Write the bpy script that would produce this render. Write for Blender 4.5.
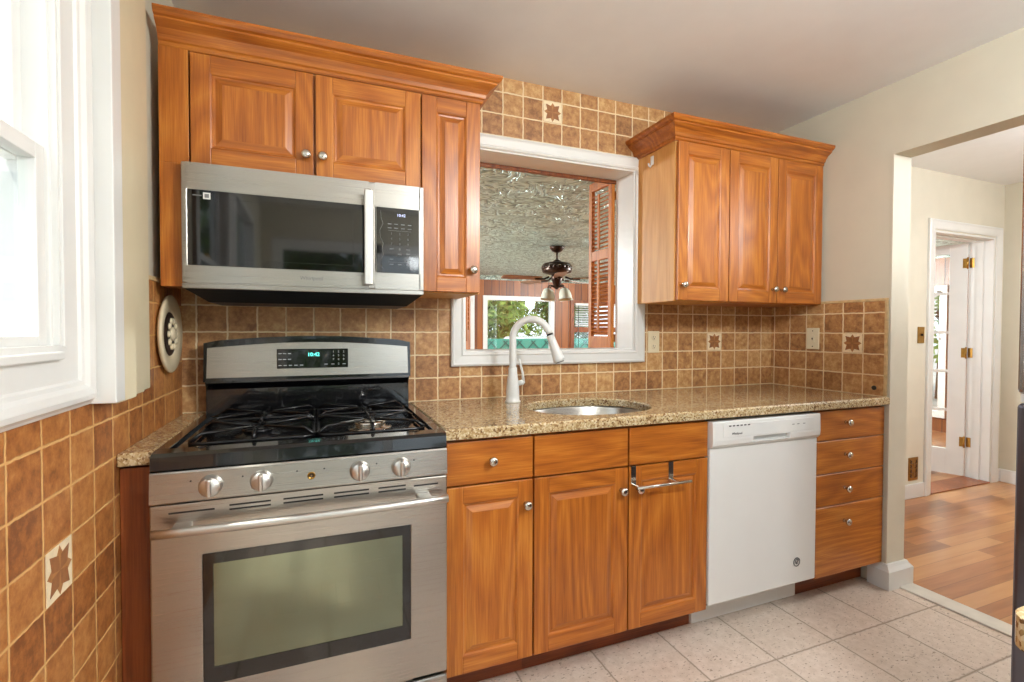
import bpy, bmesh, math, random
from mathutils import Vector, Matrix
R = math.radians
random.seed(7)
for o in list(bpy.data.objects): bpy.data.objects.remove(o)
scn = bpy.context.scene
COL = scn.collection

# ------------------------------------------------------------------ camera, world, exposure
cam = bpy.data.cameras.new('camera'); co = bpy.data.objects.new('camera', cam); COL.objects.link(co)
cam.sensor_width = 36; cam.lens = 488.84/1024*36; cam.clip_start = .02; cam.clip_end = 200
yw, pt, rl = R(-21.6952), R(-1.1988), R(0.1666)
fw = Vector((-math.sin(yw)*math.cos(pt), math.cos(yw)*math.cos(pt), math.sin(pt)))
rt = Vector((math.cos(yw), math.sin(yw), 0)); up = rt.cross(fw)
r2 = rt*math.cos(rl)+up*math.sin(rl); u2 = -rt*math.sin(rl)+up*math.cos(rl)
co.matrix_world = Matrix(((r2.x, u2.x, -fw.x, .3895), (r2.y, u2.y, -fw.y, -2.1392), (r2.z, u2.z, -fw.z, 1.2241), (0, 0, 0, 1)))
scn.camera = co
w = bpy.data.worlds.new('world'); scn.world = w; w.use_nodes = True
WORLD_STRENGTH = 2.1
bg = w.node_tree.nodes['Background']; bg.inputs[0].default_value = (.80, .90, 1.0, 1); bg.inputs[1].default_value = WORLD_STRENGTH
vs = scn.view_settings
vs.view_transform = 'Standard'; vs.look = 'None'; vs.gamma = 1; vs.use_curve_mapping = False
vs.exposure = 0.25
scn.cycles.use_denoising = True
scn.cycles.max_bounces = 10; scn.cycles.diffuse_bounces = 6; scn.cycles.glossy_bounces = 5
scn.cycles.transparent_max_bounces = 16; scn.cycles.sample_clamp_indirect = 6
scn.cycles.caustics_reflective = False; scn.cycles.caustics_refractive = False

def area(name, loc, direction, sx, sy, power, color=(1, 1, 1), portal=False, disk=False):
    l = bpy.data.lights.new(name, 'AREA'); l.energy = power; l.color = color
    l.shape = 'DISK' if disk else 'RECTANGLE'; l.size = sx
    if not disk: l.size_y = sy
    if portal: l.cycles.is_portal = True
    o = bpy.data.objects.new(name, l); COL.objects.link(o); o.location = loc
    o.rotation_euler = Vector(direction).to_track_quat('-Z', 'Y').to_euler()
    return o
sun = bpy.data.lights.new('sun', 'SUN'); sun.energy = 3.0; sun.angle = R(3); sun.color = (1, .95, .85)
so = bpy.data.objects.new('sun', sun); COL.objects.link(so); so.location = (3, 12, 8)
so.rotation_euler = Vector((.35, .30, -1)).to_track_quat('-Z', 'Y').to_euler()
area('window_portal', (-.19, -1.35, 1.6), (1, 0, 0), .85, .95, 1, portal=True)
area('rear_window_portal', (-.19, -2.46, 1.17), (1, 0, 0), .9, 1.85, 1, portal=True)
area('rear_door_portal', (.95, -3.66, 1.03), (0, 1, 0), 1.9, 2.1, 1, portal=True)
area('far_window_portal', (3.81, 6.2, 1.2), (0, -1, 0), 1.3, 1.25, 1, portal=True)
area('far_side_portal', (7.6, 2.05, 1.0), (-1, 0, 0), 1.2, 1.5, 1, portal=True)

# ------------------------------------------------------------------ materials
def S(r, g, b):
    f = lambda c: (c/255/12.92) if c/255 <= .04045 else ((c/255+.055)/1.055)**2.4
    return (f(r), f(g), f(b), 1)
class NT:
    def __init__(s, name):
        s.m = bpy.data.materials.new(name); s.m.use_nodes = True; s.t = s.m.node_tree; s.n = s.t.nodes; s.l = s.t.links
        s.b = s.n['Principled BSDF']
    def node(s, typ, **kw):
        n = s.n.new(typ)
        for k, v in kw.items():
            if k.startswith('i_'):
                key = k[2:]; key = int(key) if key.isdigit() else key.replace('_', ' ')
                n.inputs[key].default_value = v
            else: setattr(n, k, v)
        return n
    def link(s, a, b): s.l.new(a, b)
    def math(s, op, a, b=None, c=None):
        n = s.n.new('ShaderNodeMath'); n.operation = op
        for i, v in enumerate((a, b, c)):
            if v is None: continue
            if isinstance(v, (int, float)): n.inputs[i].default_value = v
            else: s.link(v, n.inputs[i])
        return n.outputs[0]
    def coords(s, scale=(1, 1, 1), rot=(0, 0, 0), loc=(0, 0, 0)):
        tc = s.node('ShaderNodeTexCoord'); mp = s.node('ShaderNodeMapping')
        mp.inputs['Scale'].default_value = scale; mp.inputs['Rotation'].default_value = rot; mp.inputs['Location'].default_value = loc
        s.link(tc.outputs['Object'], mp.inputs[0]); return mp.outputs[0]
    def ramp(s, fac, stops, interp='LINEAR'):
        n = s.n.new('ShaderNodeValToRGB'); n.color_ramp.interpolation = interp
        e = n.color_ramp.elements
        while len(e) < len(stops): e.new(.5)
        for k, (p, c) in zip(e, stops): k.position = p; k.color = c
        s.link(fac, n.inputs[0]); return n.outputs[0]
    def mix(s, fac, a, b, typ='MIX'):
        n = s.n.new('ShaderNodeMix'); n.data_type = 'RGBA'; n.blend_type = typ
        for i, v in ((0, fac), (6, a), (7, b)):
            if isinstance(v, (int, float)): n.inputs[i].default_value = v
            elif isinstance(v, tuple): n.inputs[i].default_value = v
            else: s.link(v, n.inputs[i])
        return n.outputs[2]
    def bump(s, h, strength=.3, dist=.002):
        n = s.n.new('ShaderNodeBump'); n.inputs['Strength'].default_value = strength; n.inputs['Distance'].default_value = dist
        s.link(h, n.inputs['Height']); s.link(n.outputs[0], s.b.inputs['Normal'])
    def set(s, **kw):
        for k, v in kw.items():
            s.b.inputs[{'color': 'Base Color', 'rough': 'Roughness', 'metal': 'Metallic', 'spec': 'Specular IOR Level', 'coat': 'Coat Weight', 'coatr': 'Coat Roughness', 'emis': 'Emission Color', 'es': 'Emission Strength', 'aniso': 'Anisotropic', 'ior': 'IOR'}[k]].default_value = v
        return s
def plain(name, c, rough=.5, metal=0, var=.04, scale=8, **kw):
    t = NT(name).set(rough=rough, metal=metal, **kw)
    nz = t.node('ShaderNodeTexNoise', i_Scale=scale, i_Detail=4.0); t.link(t.coords(), nz.inputs[0])
    d = tuple(x*(1-var*2) for x in c[:3])+(1,); l = tuple(min(1, x*(1+var)) for x in c[:3])+(1,)
    t.link(t.ramp(nz.outputs[0], [(.3, d), (.7, l)]), t.b.inputs['Base Color']); return t.m
def oak(name, horiz=False, dark=(140, 74, 24), mid=(172, 98, 32), light=(198, 126, 50), rough=.33):
    t = NT(name).set(rough=rough, coat=.12 if rough < .5 else 0, coatr=.2)
    sc = (2.2, 60, 60) if horiz else (60, 60, 2.2)
    oi = t.node('ShaderNodeObjectInfo')
    v = t.node('ShaderNodeTexCoord')
    add = t.node('ShaderNodeVectorMath', operation='ADD'); cx = t.node('ShaderNodeCombineXYZ')
    r10 = t.math('MULTIPLY', oi.outputs['Random'], 13.7)
    for i in range(3): t.link(r10, cx.inputs[i])
    t.link(v.outputs['Object'], add.inputs[0]); t.link(cx.outputs[0], add.inputs[1])
    mp = t.node('ShaderNodeMapping'); mp.inputs['Scale'].default_value = sc; t.link(add.outputs[0], mp.inputs[0])
    n1 = t.node('ShaderNodeTexNoise', i_Scale=1.0, i_Detail=6.0, i_Roughness=.6, i_Distortion=.6); t.link(mp.outputs[0], n1.inputs[0])
    # cathedral growth rings
    mp2 = t.node('ShaderNodeMapping'); mp2.inputs['Scale'].default_value = (1.1, 7, 7) if horiz else (7, 7, 1.1); t.link(add.outputs[0], mp2.inputs[0])
    n2 = t.node('ShaderNodeTexNoise', i_Scale=.7, i_Detail=1.0); t.link(mp2.outputs[0], n2.inputs[0])
    ring = t.math('PINGPONG', t.math('MULTIPLY', n2.outputs[0], 26.0), 1.0)
    mp3 = t.node('ShaderNodeMapping'); mp3.inputs['Scale'].default_value = (9, 260, 260) if horiz else (260, 260, 9); t.link(add.outputs[0], mp3.inputs[0])
    n3 = t.node('ShaderNodeTexNoise', i_Scale=1.0, i_Detail=2.0); t.link(mp3.outputs[0], n3.inputs[0])
    f = t.math('ADD', t.math('MULTIPLY', n1.outputs[0], .40), t.math('ADD', t.math('MULTIPLY', ring, .18), t.math('MULTIPLY', n3.outputs[0], .42)))
    f = t.math('ADD', f, t.math('MULTIPLY', t.math('SUBTRACT', oi.outputs['Random'], .5), .10))
    t.link(t.ramp(f, [(.30, S(*dark)), (.50, S(*mid)), (.70, S(*light))]), t.b.inputs['Base Color'])
    t.bump(n3.outputs[0], .08, .001); return t.m
def tile(name, a, b, oa, ob, pa, pb, cols, grout, gw=.006, rough=.45, speck=None, bump=.5, seed=0.0, mott=.55):
    """square tiles: axes a,b (0..2), origin oa,ob, pitch pa,pb; colour by cell"""
    t = NT(name).set(rough=rough)
    tc = t.node('ShaderNodeTexCoord'); sp = t.node('ShaderNodeSeparateXYZ'); t.link(tc.outputs['Object'], sp.inputs[0])
    nw = t.node('ShaderNodeTexNoise', i_Scale=40.0, i_Detail=2.0); t.link(tc.outputs['Object'], nw.inputs[0])
    wob = t.math('MULTIPLY', t.math('SUBTRACT', nw.outputs[0], .5), .006)
    U = t.math('DIVIDE', t.math('SUBTRACT', t.math('ADD', sp.outputs[a], wob), oa), pa)
    V = t.math('DIVIDE', t.math('SUBTRACT', t.math('ADD', sp.outputs[b], wob), ob), pb)
    cu, cv = t.math('FLOOR', U), t.math('FLOOR', V)
    du = t.math('ABSOLUTE', t.math('SUBTRACT', t.math('SUBTRACT', U, cu), .5))
    dv = t.math('ABSOLUTE', t.math('SUBTRACT', t.math('SUBTRACT', V, cv), .5))
    d = t.math('MAXIMUM', du, dv)
    mr = t.node('ShaderNodeMapRange'); mr.interpolation_type = 'SMOOTHSTEP'
    e = .5-gw/pa/2
    mr.inputs[1].default_value = e-.012; mr.inputs[2].default_value = e+.012; t.link(d, mr.inputs[0])
    gm = mr.outputs[0]
    cx = t.node('ShaderNodeCombineXYZ'); t.link(cu, cx.inputs[0]); t.link(cv, cx.inputs[1]); cx.inputs[2].default_value = seed
    wn = t.node('ShaderNodeTexWhiteNoise'); t.link(cx.outputs[0], wn.inputs[0])
    n1 = t.node('ShaderNodeTexNoise', i_Scale=34.0, i_Detail=7.0, i_Roughness=.7)
    off = t.node('ShaderNodeVectorMath', operation='ADD'); t.link(tc.outputs['Object'], off.inputs[0]); t.link(wn.outputs['Color'], off.inputs[1]); t.link(off.outputs[0], n1.inputs[0])
    f = t.math('ADD', t.math('MULTIPLY', wn.outputs['Value'], 1-mott), t.math('MULTIPLY', t.math('ADD', t.math('MULTIPLY', n1.outputs[0], 2.2), -.6), mott))
    k = len(cols)-1
    c = t.ramp(f, [(.2+.6*i/k, S(*q)) for i, q in enumerate(cols)])
    h = n1.outputs[0]
    if speck:
        n2 = t.node('ShaderNodeTexNoise', i_Scale=speck[1], i_Detail=3.0); 
        mp = t.node('ShaderNodeMapping'); mp.inputs['Scale'].default_value = speck[3] if len(speck) > 3 else (1, 1, 1); t.link(off.outputs[0], mp.inputs[0]); t.link(mp.outputs[0], n2.inputs[0])
        sm = t.ramp(n2.outputs[0], [(speck[2], (0, 0, 0, 1)), (speck[2]+.05, (1, 1, 1, 1))])
        c = t.mix(sm, c, S(*speck[0]))
    c = t.mix(gm, c, S(*grout)); t.link(c, t.b.inputs['Base Color'])
    t.link(t.math('ADD', t.math('MULTIPLY', gm, .35), rough), t.b.inputs['Roughness'])
    t.bump(t.math('SUBTRACT', t.math('MULTIPLY', h, .25), gm), bump, .002); return t.m
def steel(name, base=(176, 172, 166), rough=.28, horiz=True):
    t = NT(name).set(color=S(*base), metal=1.0, rough=rough)
    n = t.node('ShaderNodeTexNoise', i_Scale=1.0, i_Detail=3.0); t.link(t.coords((2, 400, 1800) if horiz else (1800, 400, 2)), n.inputs[0])
    t.link(t.math('ADD', t.math('MULTIPLY', n.outputs[0], .05), rough-.025), t.b.inputs['Roughness']); return t.m
M = {}
M['oak_v'] = oak('oak_vertical'); M['oak_h'] = oak('oak_horizontal', True)
M['oak_stain'] = oak('oak_dark_stain', False, (92, 40, 16), (122, 58, 24), (140, 72, 32))  # oak with shade put into its colour, for the base filler
M['oak_side'] = oak('oak_veneer', False, (192, 134, 66), (208, 152, 82), (218, 166, 98), rough=.55)
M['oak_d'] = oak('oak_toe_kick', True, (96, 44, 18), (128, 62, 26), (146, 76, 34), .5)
M['white'] = plain('white_paint', S(224, 224, 222), .35, var=.015)
M['wall'] = plain('beige_wall_paint', S(206, 200, 182), .7, var=.015)
M['wall_hall'] = plain('cream_hall_paint', S(214, 208, 192), .7, var=.015)
M['ceil'] = plain('ceiling_paint', S(236, 238, 240), .8, var=.01)
BR = [(134, 90, 56), (166, 118, 74), (186, 140, 90), (206, 168, 118)]
M['tile_b'] = tile('travertine_back', 0, 2, 2.212, .914, .102, .1009, BR, (228, 208, 172), seed=1.3, mott=.68)
M['tile_r'] = tile('travertine_right', 1, 2, -.022, .914, .1015, .1009, BR, (228, 208, 172), seed=5.1, mott=.68)
M['tile_l'] = tile('travertine_left', 1, 2, -.999, .908, .111, .1, [(122, 70, 34), (154, 94, 46), (174, 114, 60), (190, 136, 80)], (204, 160, 102), seed=9.7, mott=.68)
M['tile_cap'] = plain('travertine_trim', S(206, 178, 132), .5, var=.10, scale=60)
M['floor'] = tile('floor_tile', 0, 1, 1.975, -.833, .31, .31, [(202, 184, 168), (216, 200, 186), (226, 212, 200)], (146, 130, 112), gw=.006, rough=.3,
                  speck=((150, 130, 112), 75.0, .625, (1, 2.0, 1)), bump=.25, seed=2.2, mott=.6)
M['marble'] = plain('marble_threshold', S(216, 210, 200), .35, var=.05, scale=14)
def granite():
    t = NT('granite').set(rough=.10, coat=.3, coatr=.05)
    co_ = t.coords()
    v = t.node('ShaderNodeTexVoronoi', i_Scale=185.0); t.link(co_, v.inputs[0])
    n = t.node('ShaderNodeTexNoise', i_Scale=30.0, i_Detail=6.0, i_Roughness=.7); t.link(co_, n.inputs[0])
    sp = t.node('ShaderNodeSeparateColor'); t.link(v.outputs['Color'], sp.inputs[0])
    f = t.math('ADD', t.math('MULTIPLY', sp.outputs[0], .55), t.math('MULTIPLY', n.outputs[0], .5))
    c = t.ramp(f, [(.17, S(66, 48, 34)), (.27, S(126, 94, 62)), (.42, S(172, 144, 102)), (.62, S(194, 172, 132)), (.86, S(216, 204, 176))])
    t.link(c, t.b.inputs['Base Color']); return t.m
M['granite'] = granite()
M['steel'] = steel('brushed_steel'); M['steel_v'] = steel('brushed_steel_vertical', (170, 170, 172), .25, False)
M['steel_bar'] = plain('satin_steel_bar', S(206, 204, 200), .36, 1.0, var=.01)
M['nickel'] = plain('satin_nickel', S(205, 200, 192), .2, 1.0, var=.02)
M['steel_dark'] = steel('dark_steel', (104, 106, 118), .32, False)  # steel darkened in colour for shade on the lower fridge door
M['black'] = plain('black_enamel', S(14, 14, 16), .12, var=.05, coat=.5)
M['black_matte'] = plain('black_plastic', S(20, 20, 21), .45, var=.05)
M['iron'] = plain('cast_iron_grate', S(24, 24, 26), .26, .3, var=.10, scale=50)
M['black_glass'] = plain('black_glass', S(9, 9, 11), .05, var=.02, spec=.8)
M['appl_white'] = plain('white_appliance_enamel', S(226, 226, 224), .22, var=.008)
M['grey_print'] = plain('grey_print', S(120, 122, 124), .5)
M['pale_print'] = plain('pale_print', S(190, 192, 196), .5)
M['dark_print'] = plain('dark_print', S(52, 52, 56), .5)
M['brass'] = plain('aged_brass', S(176, 136, 70), .3, 1.0, var=.08, scale=60)
M['bronze'] = plain('dark_bronze', S(62, 46, 38), .35, .7, var=.12, scale=60)
M['cream_plastic'] = plain('ivory_plastic', S(228, 216, 186), .35, var=.02)
M['cream_paint'] = plain('cream_trim_paint', S(214, 202, 172), .5, var=.02)
M['ceramic'] = plain('cream_ceramic', S(222, 206, 174), .25, var=.04)
M['panel'] = oak('pine_panelling', False, (96, 46, 16), (132, 68, 26), (156, 86, 38), .4)
M['shutter'] = oak('shutter_wood', False, (156, 86, 28), (194, 116, 44), (210, 134, 58), .6)
M['fan_blade'] = oak('fan_blade_wood', True, (120, 84, 58), (150, 110, 80), (170, 130, 100), .4)
M['teal'] = plain('teal_paint', S(70, 160, 140), .5); M['teal_d'] = plain('dark_teal_paint', S(28, 100, 92), .5)
M['bark'] = plain('bark', S(96, 74, 56), .9, var=.2, scale=20)
M['asphalt'] = plain('pale_asphalt', S(176, 172, 166), .9, var=.1)
M['car'] = plain('white_car_paint', S(238, 238, 238), .2, coat=.5); M['tyre'] = plain('tyre_rubber', S(28, 28, 30), .7)
def glow(name, c, s):
    t = NT(name).set(color=c, emis=c, es=s); return t.m
M['teal_led'] = glow('teal_led', (.12, .85, .75, 1), 1.2); M['blue_led'] = glow('pale_blue_led', (.6, .65, 1, 1), .9)
M['lamp_glass'] = glow('lamp_glass', (1, .93, .82, 1), 4.0)  # glow of the added ceiling lamps
def glass(name, tint=(.97, .99, .98, 1), refl=.08):
    t = NT(name); t.n.remove(t.b); out = t.n['Material Output']
    tr = t.node('ShaderNodeBsdfTransparent'); tr.inputs[0].default_value = tint
    gl = t.node('ShaderNodeBsdfGlossy'); gl.inputs['Roughness'].default_value = .02; gl.inputs[0].default_value = (1, 1, 1, 1)
    mx = t.node('ShaderNodeMixShader'); mx.inputs[0].default_value = refl
    t.link(tr.outputs[0], mx.inputs[1]); t.link(gl.outputs[0], mx.inputs[2]); t.link(mx.outputs[0], out.inputs[0]); return t.m
M['glass'] = glass('window_glass')
M['frosted'] = plain('frosted_glass_shade', S(214, 216, 200), .3, var=.03)
M['grey_side'] = plain('grey_appliance_side', S(92, 92, 96), .4)
def oven_glass():
    t = NT('coated_oven_glass'); t.n.remove(t.b); out = t.n['Material Output']
    tr = t.node('ShaderNodeBsdfTransparent'); tr.inputs[0].default_value = (.55, .6, .5, 1)
    gl = t.node('ShaderNodeBsdfGlossy'); gl.inputs['Roughness'].default_value = .12; gl.inputs[0].default_value = (.32, .36, .27, 1)
    n = t.node('ShaderNodeTexNoise', i_Scale=5.0); t.link(t.coords(), n.inputs[0])
    mx = t.node('ShaderNodeMixShader'); t.link(t.math('ADD', t.math('MULTIPLY', n.outputs[0], .06), .68), mx.inputs[0])
    t.link(tr.outputs[0], mx.inputs[1]); t.link(gl.outputs[0], mx.inputs[2]); t.link(mx.outputs[0], out.inputs[0]); return t.m
M['oven_glass'] = oven_glass()
def planks(name, cols, along=0, width=.083, length=1.1, rough=.28):
    t = NT(name).set(rough=rough, coat=.3, coatr=.15)
    tc = t.node('ShaderNodeTexCoord'); sp = t.node('ShaderNodeSeparateXYZ'); t.link(tc.outputs['Object'], sp.inputs[0])
    A, B = sp.outputs[along], sp.outputs[1-along]
    V = t.math('DIVIDE', B, width); cv = t.math('FLOOR', V)
    w1 = t.node('ShaderNodeTexWhiteNoise', noise_dimensions='1D'); t.link(cv, w1.inputs['W'])
    U = t.math('ADD', t.math('DIVIDE', A, length), t.math('MULTIPLY', w1.outputs['Value'], 5.0)); cu = t.math('FLOOR', U)
    cx = t.node('ShaderNodeCombineXYZ'); t.link(cu, cx.inputs[0]); t.link(cv, cx.inputs[1])
    w2 = t.node('ShaderNodeTexWhiteNoise'); t.link(cx.outputs[0], w2.inputs[0])
    off = t.node('ShaderNodeVectorMath', operation='ADD'); t.link(tc.outputs['Object'], off.inputs[0]); t.link(w2.outputs['Color'], off.inputs[1])
    mp = t.node('ShaderNodeMapping'); mp.inputs['Scale'].default_value = (2.5, 30, 30) if along == 0 else (30, 2.5, 30); t.link(off.outputs[0], mp.inputs[0])
    n = t.node('ShaderNodeTexNoise', i_Scale=1.0, i_Detail=5.0, i_Distortion=.5); t.link(mp.outputs[0], n.inputs[0])
    f = t.math('ADD', t.math('MULTIPLY', w2.outputs['Value'], .5), t.math('MULTIPLY', n.outputs[0], .5))
    c = t.ramp(f, [(.2+.6*i/(len(cols)-1), S(*q)) for i, q in enumerate(cols)])
    dv = t.math('ABSOLUTE', t.math('SUBTRACT', t.math('SUBTRACT', V, cv), .5)); du = t.math('ABSOLUTE', t.math('SUBTRACT', t.math('SUBTRACT', U, cu), .5))
    g = t.math('MAXIMUM', t.math('GREATER_THAN', dv, .485), t.math('GREATER_THAN', du, .4985))
    t.link(t.mix(t.math('MULTIPLY', g, .5), c, S(70, 36, 18)), t.b.inputs['Base Color']); return t.m
M['planks'] = planks('oak_plank_floor', [(134, 80, 42), (168, 108, 62), (186, 130, 80), (196, 144, 94)])
def panelling():
    """vertical grooved boards (both horizontal axes)"""
    t = NT('grooved_wood_panelling').set(rough=.42)
    tc = t.node('ShaderNodeTexCoord'); sp = t.node('ShaderNodeSeparateXYZ'); t.link(tc.outputs['Object'], sp.inputs[0])
    V = t.math('DIVIDE', t.math('ADD', sp.outputs[0], sp.outputs[1]), .14); cv = t.math('FLOOR', V)
    w1 = t.node('ShaderNodeTexWhiteNoise', noise_dimensions='1D'); t.link(cv, w1.inputs['W'])
    mp = t.node('ShaderNodeMapping'); mp.inputs['Scale'].default_value = (20, 20, 1.5); t.link(tc.outputs['Object'], mp.inputs[0])
    n = t.node('ShaderNodeTexNoise', i_Scale=1.0, i_Detail=5.0, i_Distortion=.5); t.link(mp.outputs[0], n.inputs[0])
    f = t.math('ADD', t.math('MULTIPLY', w1.outputs['Value'], .4), t.math('MULTIPLY', n.outputs[0], .6))
    c = t.ramp(f, [(.25, S(104, 52, 14)), (.5, S(138, 76, 24)), (.8, S(162, 94, 36))])
    dv = t.math('ABSOLUTE', t.math('SUBTRACT', t.math('SUBTRACT', V, cv), .5))
    g = t.math('GREATER_THAN', dv, .46)
    t.link(t.mix(g, c, S(60, 26, 14)), t.b.inputs['Base Color']); t.bump(t.math('SUBTRACT', 1.0, g), .5, .004); return t.m
M['panelling'] = panelling()
def tin():
    t = NT('embossed_tin').set(metal=.5, rough=.36)
    tc = t.node('ShaderNodeTexCoord'); sp = t.node('ShaderNodeSeparateXYZ'); t.link(tc.outputs['Object'], sp.inputs[0])
    n = t.node('ShaderNodeTexNoise', i_Scale=4.2, i_Detail=2.5, i_Distortion=2.4); t.link(tc.outputs['Object'], n.inputs[0])
    curl = t.math('PINGPONG', t.math('MULTIPLY', n.outputs[0], 11.0), 1.0)
    gx = t.math('PINGPONG', t.math('DIVIDE', sp.outputs[0], .61), .5); gy = t.math('PINGPONG', t.math('DIVIDE', t.math('ADD', sp.outputs[1], .2), .61), .5)
    seam = t.math('LESS_THAN', t.math('MINIMUM', gx, gy), .02)
    h = t.math('ADD', t.math('SMOOTH_MIN', curl, .8, .2), t.math('MULTIPLY', seam, 1.2))
    t.link(t.ramp(curl, [(0, S(112, 136, 130)), (.35, S(184, 210, 204)), (1, S(214, 238, 234))]), t.b.inputs['Base Color'])
    t.bump(h, .9, .018); return t.m
M['tin'] = tin()
def leaf(name, a, b):
    t = NT(name).set(rough=.6); oi = t.node('ShaderNodeTexNoise', i_Scale=2.5, i_Detail=3.0); t.link(t.coords(), oi.inputs[0])
    t.link(t.ramp(oi.outputs[0], [(.35, S(*a)), (.65, S(*b))]), t.b.inputs['Base Color']); return t.m
M['leaf_a'] = leaf('leaf_bright_green', (92, 126, 44), (164, 186, 92)); M['leaf_b'] = leaf('leaf_mid_green', (56, 92, 40), (118, 148, 66))
M['grass'] = leaf('lawn', (96, 122, 60), (128, 148, 82))

# ------------------------------------------------------------------ mesh builder
class MB:
    def __init__(s): s.bm = bmesh.new()
    def _mi(s, faces, mi, smooth=False):
        for f in faces: f.material_index = mi; f.smooth = smooth
    def box(s, x0, x1, y0, y1, z0, z1, bev=0, mi=0, seg=2):
        r = bmesh.ops.create_cube(s.bm, size=1); vs_ = r['verts']
        for v in vs_:
            v.co = Vector(((x0+x1)/2+v.co.x*(x1-x0), (y0+y1)/2+v.co.y*(y1-y0), (z0+z1)/2+v.co.z*(z1-z0)))
        fs = {f for v in vs_ for f in v.link_faces}; s._mi(fs, mi)
        if bev:
            es = list({e for v in vs_ for e in v.link_edges})
            q = bmesh.ops.bevel(s.bm, geom=es, offset=bev, segments=seg, affect='EDGES', profile=.5, clamp_overlap=True)
            for f in q['faces']: f.material_index = mi
        return s
    def obox(s, c, size, rot, bev=0, mi=0):
        n0 = len(s.bm.verts); s.bm.verts.ensure_lookup_table()
        before = set(s.bm.verts)
        s.box(-size[0]/2, size[0]/2, -size[1]/2, size[1]/2, -size[2]/2, size[2]/2, bev, mi)
        mt = Matrix.Translation(c) @ rot.to_4x4()
        for v in s.bm.verts:
            if v not in before: v.co = mt @ v.co
        return s
    def lathe(s, o, axis, prof, seg=24, mi=0, smooth=True, sx=1, sy=1, cap=True):
        """prof: list of (radius, height along axis)"""
        o = Vector(o); q = Vector(axis).normalized().to_track_quat('Z', 'Y').to_matrix()
        rings = []
        for r_, h in prof:
            rings.append([s.bm.verts.new(o + q @ Vector((math.cos(2*math.pi*k/seg)*r_*sx, math.sin(2*math.pi*k/seg)*r_*sy, h))) for k in range(seg)])
        fs = []
        for a, b in zip(rings, rings[1:]):
            for k in range(seg): fs.append(s.bm.faces.new((a[k], a[(k+1) % seg], b[(k+1) % seg], b[k])))
        s._mi(fs, mi, smooth)
        if cap:
            c = [s.bm.faces.new(rings[0][::-1]), s.bm.faces.new(rings[-1])]; s._mi(c, mi, False)
        return s
    def cyl(s, p0, p1, r, seg=16, mi=0, r1=None):
        p0, p1 = Vector(p0), Vector(p1); L = (p1-p0).length
        return s.lathe(p0, p1-p0, [(r, 0), (r if r1 is None else r1, L)], seg, mi)
    def tube(s, pts, r, seg=10, mi=0, closed=False):
        pts = [Vector(p) for p in pts]; n = len(pts); rr = r if isinstance(r, (list, tuple)) else [r]*n
        rings = []; prev = None
        for i, p in enumerate(pts):
            a = pts[(i-1) % n] if (i > 0 or closed) else p; b = pts[(i+1) % n] if (i < n-1 or closed) else p
            t = (b-a).normalized()
            if prev is None:
                ref = Vector((0, 0, 1)) if abs(t.z) < .9 else Vector((1, 0, 0)); u = t.cross(ref).normalized()
            else: u = (prev - t*prev.dot(t)).normalized()
            prev = u; v = t.cross(u)
            rings.append([s.bm.verts.new(p+(u*math.cos(2*math.pi*k/seg)+v*math.sin(2*math.pi*k/seg))*rr[i]) for k in range(seg)])
        fs = []
        for i in range(n if closed else n-1):
            a, b = rings[i], rings[(i+1) % n]
            for k in range(seg): fs.append(s.bm.faces.new((a[k], a[(k+1) % seg], b[(k+1) % seg], b[k])))
        s._mi(fs, mi, True)
        if not closed: s._mi([s.bm.faces.new(rings[0][::-1]), s.bm.faces.new(rings[-1])], mi)
        return s
    def quad(s, *p, mi=0):
        f = s.bm.faces.new([s.bm.verts.new(q) for q in p]); f.material_index = mi; return s
    def prism(s, pts, vec, mi=0, smooth=False):
        """polygon pts (3D) extruded by vec"""
        vec = Vector(vec); a = [s.bm.verts.new(p) for p in pts]; b = [s.bm.verts.new(Vector(p)+vec) for p in pts]
        n = len(pts); fs = [s.bm.faces.new(a), s.bm.faces.new(b[::-1])]; s._mi(fs, mi)
        s._mi([s.bm.faces.new((a[k], b[k], b[(k+1) % n], a[(k+1) % n])) for k in range(n)], mi, smooth); return s
    def sweep(s, path, prof, nrm, closed=False, mi=0):
        """path: 3D points in a plane with normal nrm; prof: closed polygon of (side, along nrm); side is to the right of travel"""
        nrm = Vector(nrm).normalized(); P = [Vector(p) for p in path]; n = len(P); rings = []
        for i, p in enumerate(P):
            d0 = (p-P[i-1]).normalized() if (i > 0 or closed) else None
            d1 = (P[(i+1) % n]-p).normalized() if (i < n-1 or closed) else None
            if d0 is None: d0 = d1
            if d1 is None: d1 = d0
            s0, s1 = d0.cross(nrm), d1.cross(nrm); m = (s0+s1).normalized(); m = m/max(.2, m.dot(s0))
            rings.append([s.bm.verts.new(p+m*a+nrm*b) for a, b in prof])
        k = len(prof); fs = []
        for i in range(n if closed else n-1):
            a, b = rings[i], rings[(i+1) % n]
            for j in range(k): fs.append(s.bm.faces.new((a[j], a[(j+1) % k], b[(j+1) % k], b[j])))
        if not closed: fs += [s.bm.faces.new(rings[0][::-1]), s.bm.faces.new(rings[-1])]
        s._mi(fs, mi); return s
    def text(s, body, loc, size, mi=0, face='front', align='CENTER', ext=.0004, bold=0):
        c = bpy.data.curves.new('t', 'FONT'); c.body = body; c.size = size; c.align_x = align; c.align_y = 'CENTER'; c.extrude = ext; c.offset = bold; c.resolution_u = 3
        o = bpy.data.objects.new('t', c); COL.objects.link(o); dg = bpy.context.evaluated_depsgraph_get(); dg.update()
        me = bpy.data.meshes.new_from_object(o.evaluated_get(dg)); bpy.data.objects.remove(o); bpy.data.curves.remove(c)
        ax = {'front': (Vector((1, 0, 0)), Vector((0, 0, 1)))}[face] if isinstance(face, str) else face
        x, y = ax; z = x.cross(y); mt = Matrix.Translation(loc) @ Matrix((x, y, z)).transposed().to_4x4()
        me.transform(mt)
        for p in me.polygons: p.material_index = mi
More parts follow.
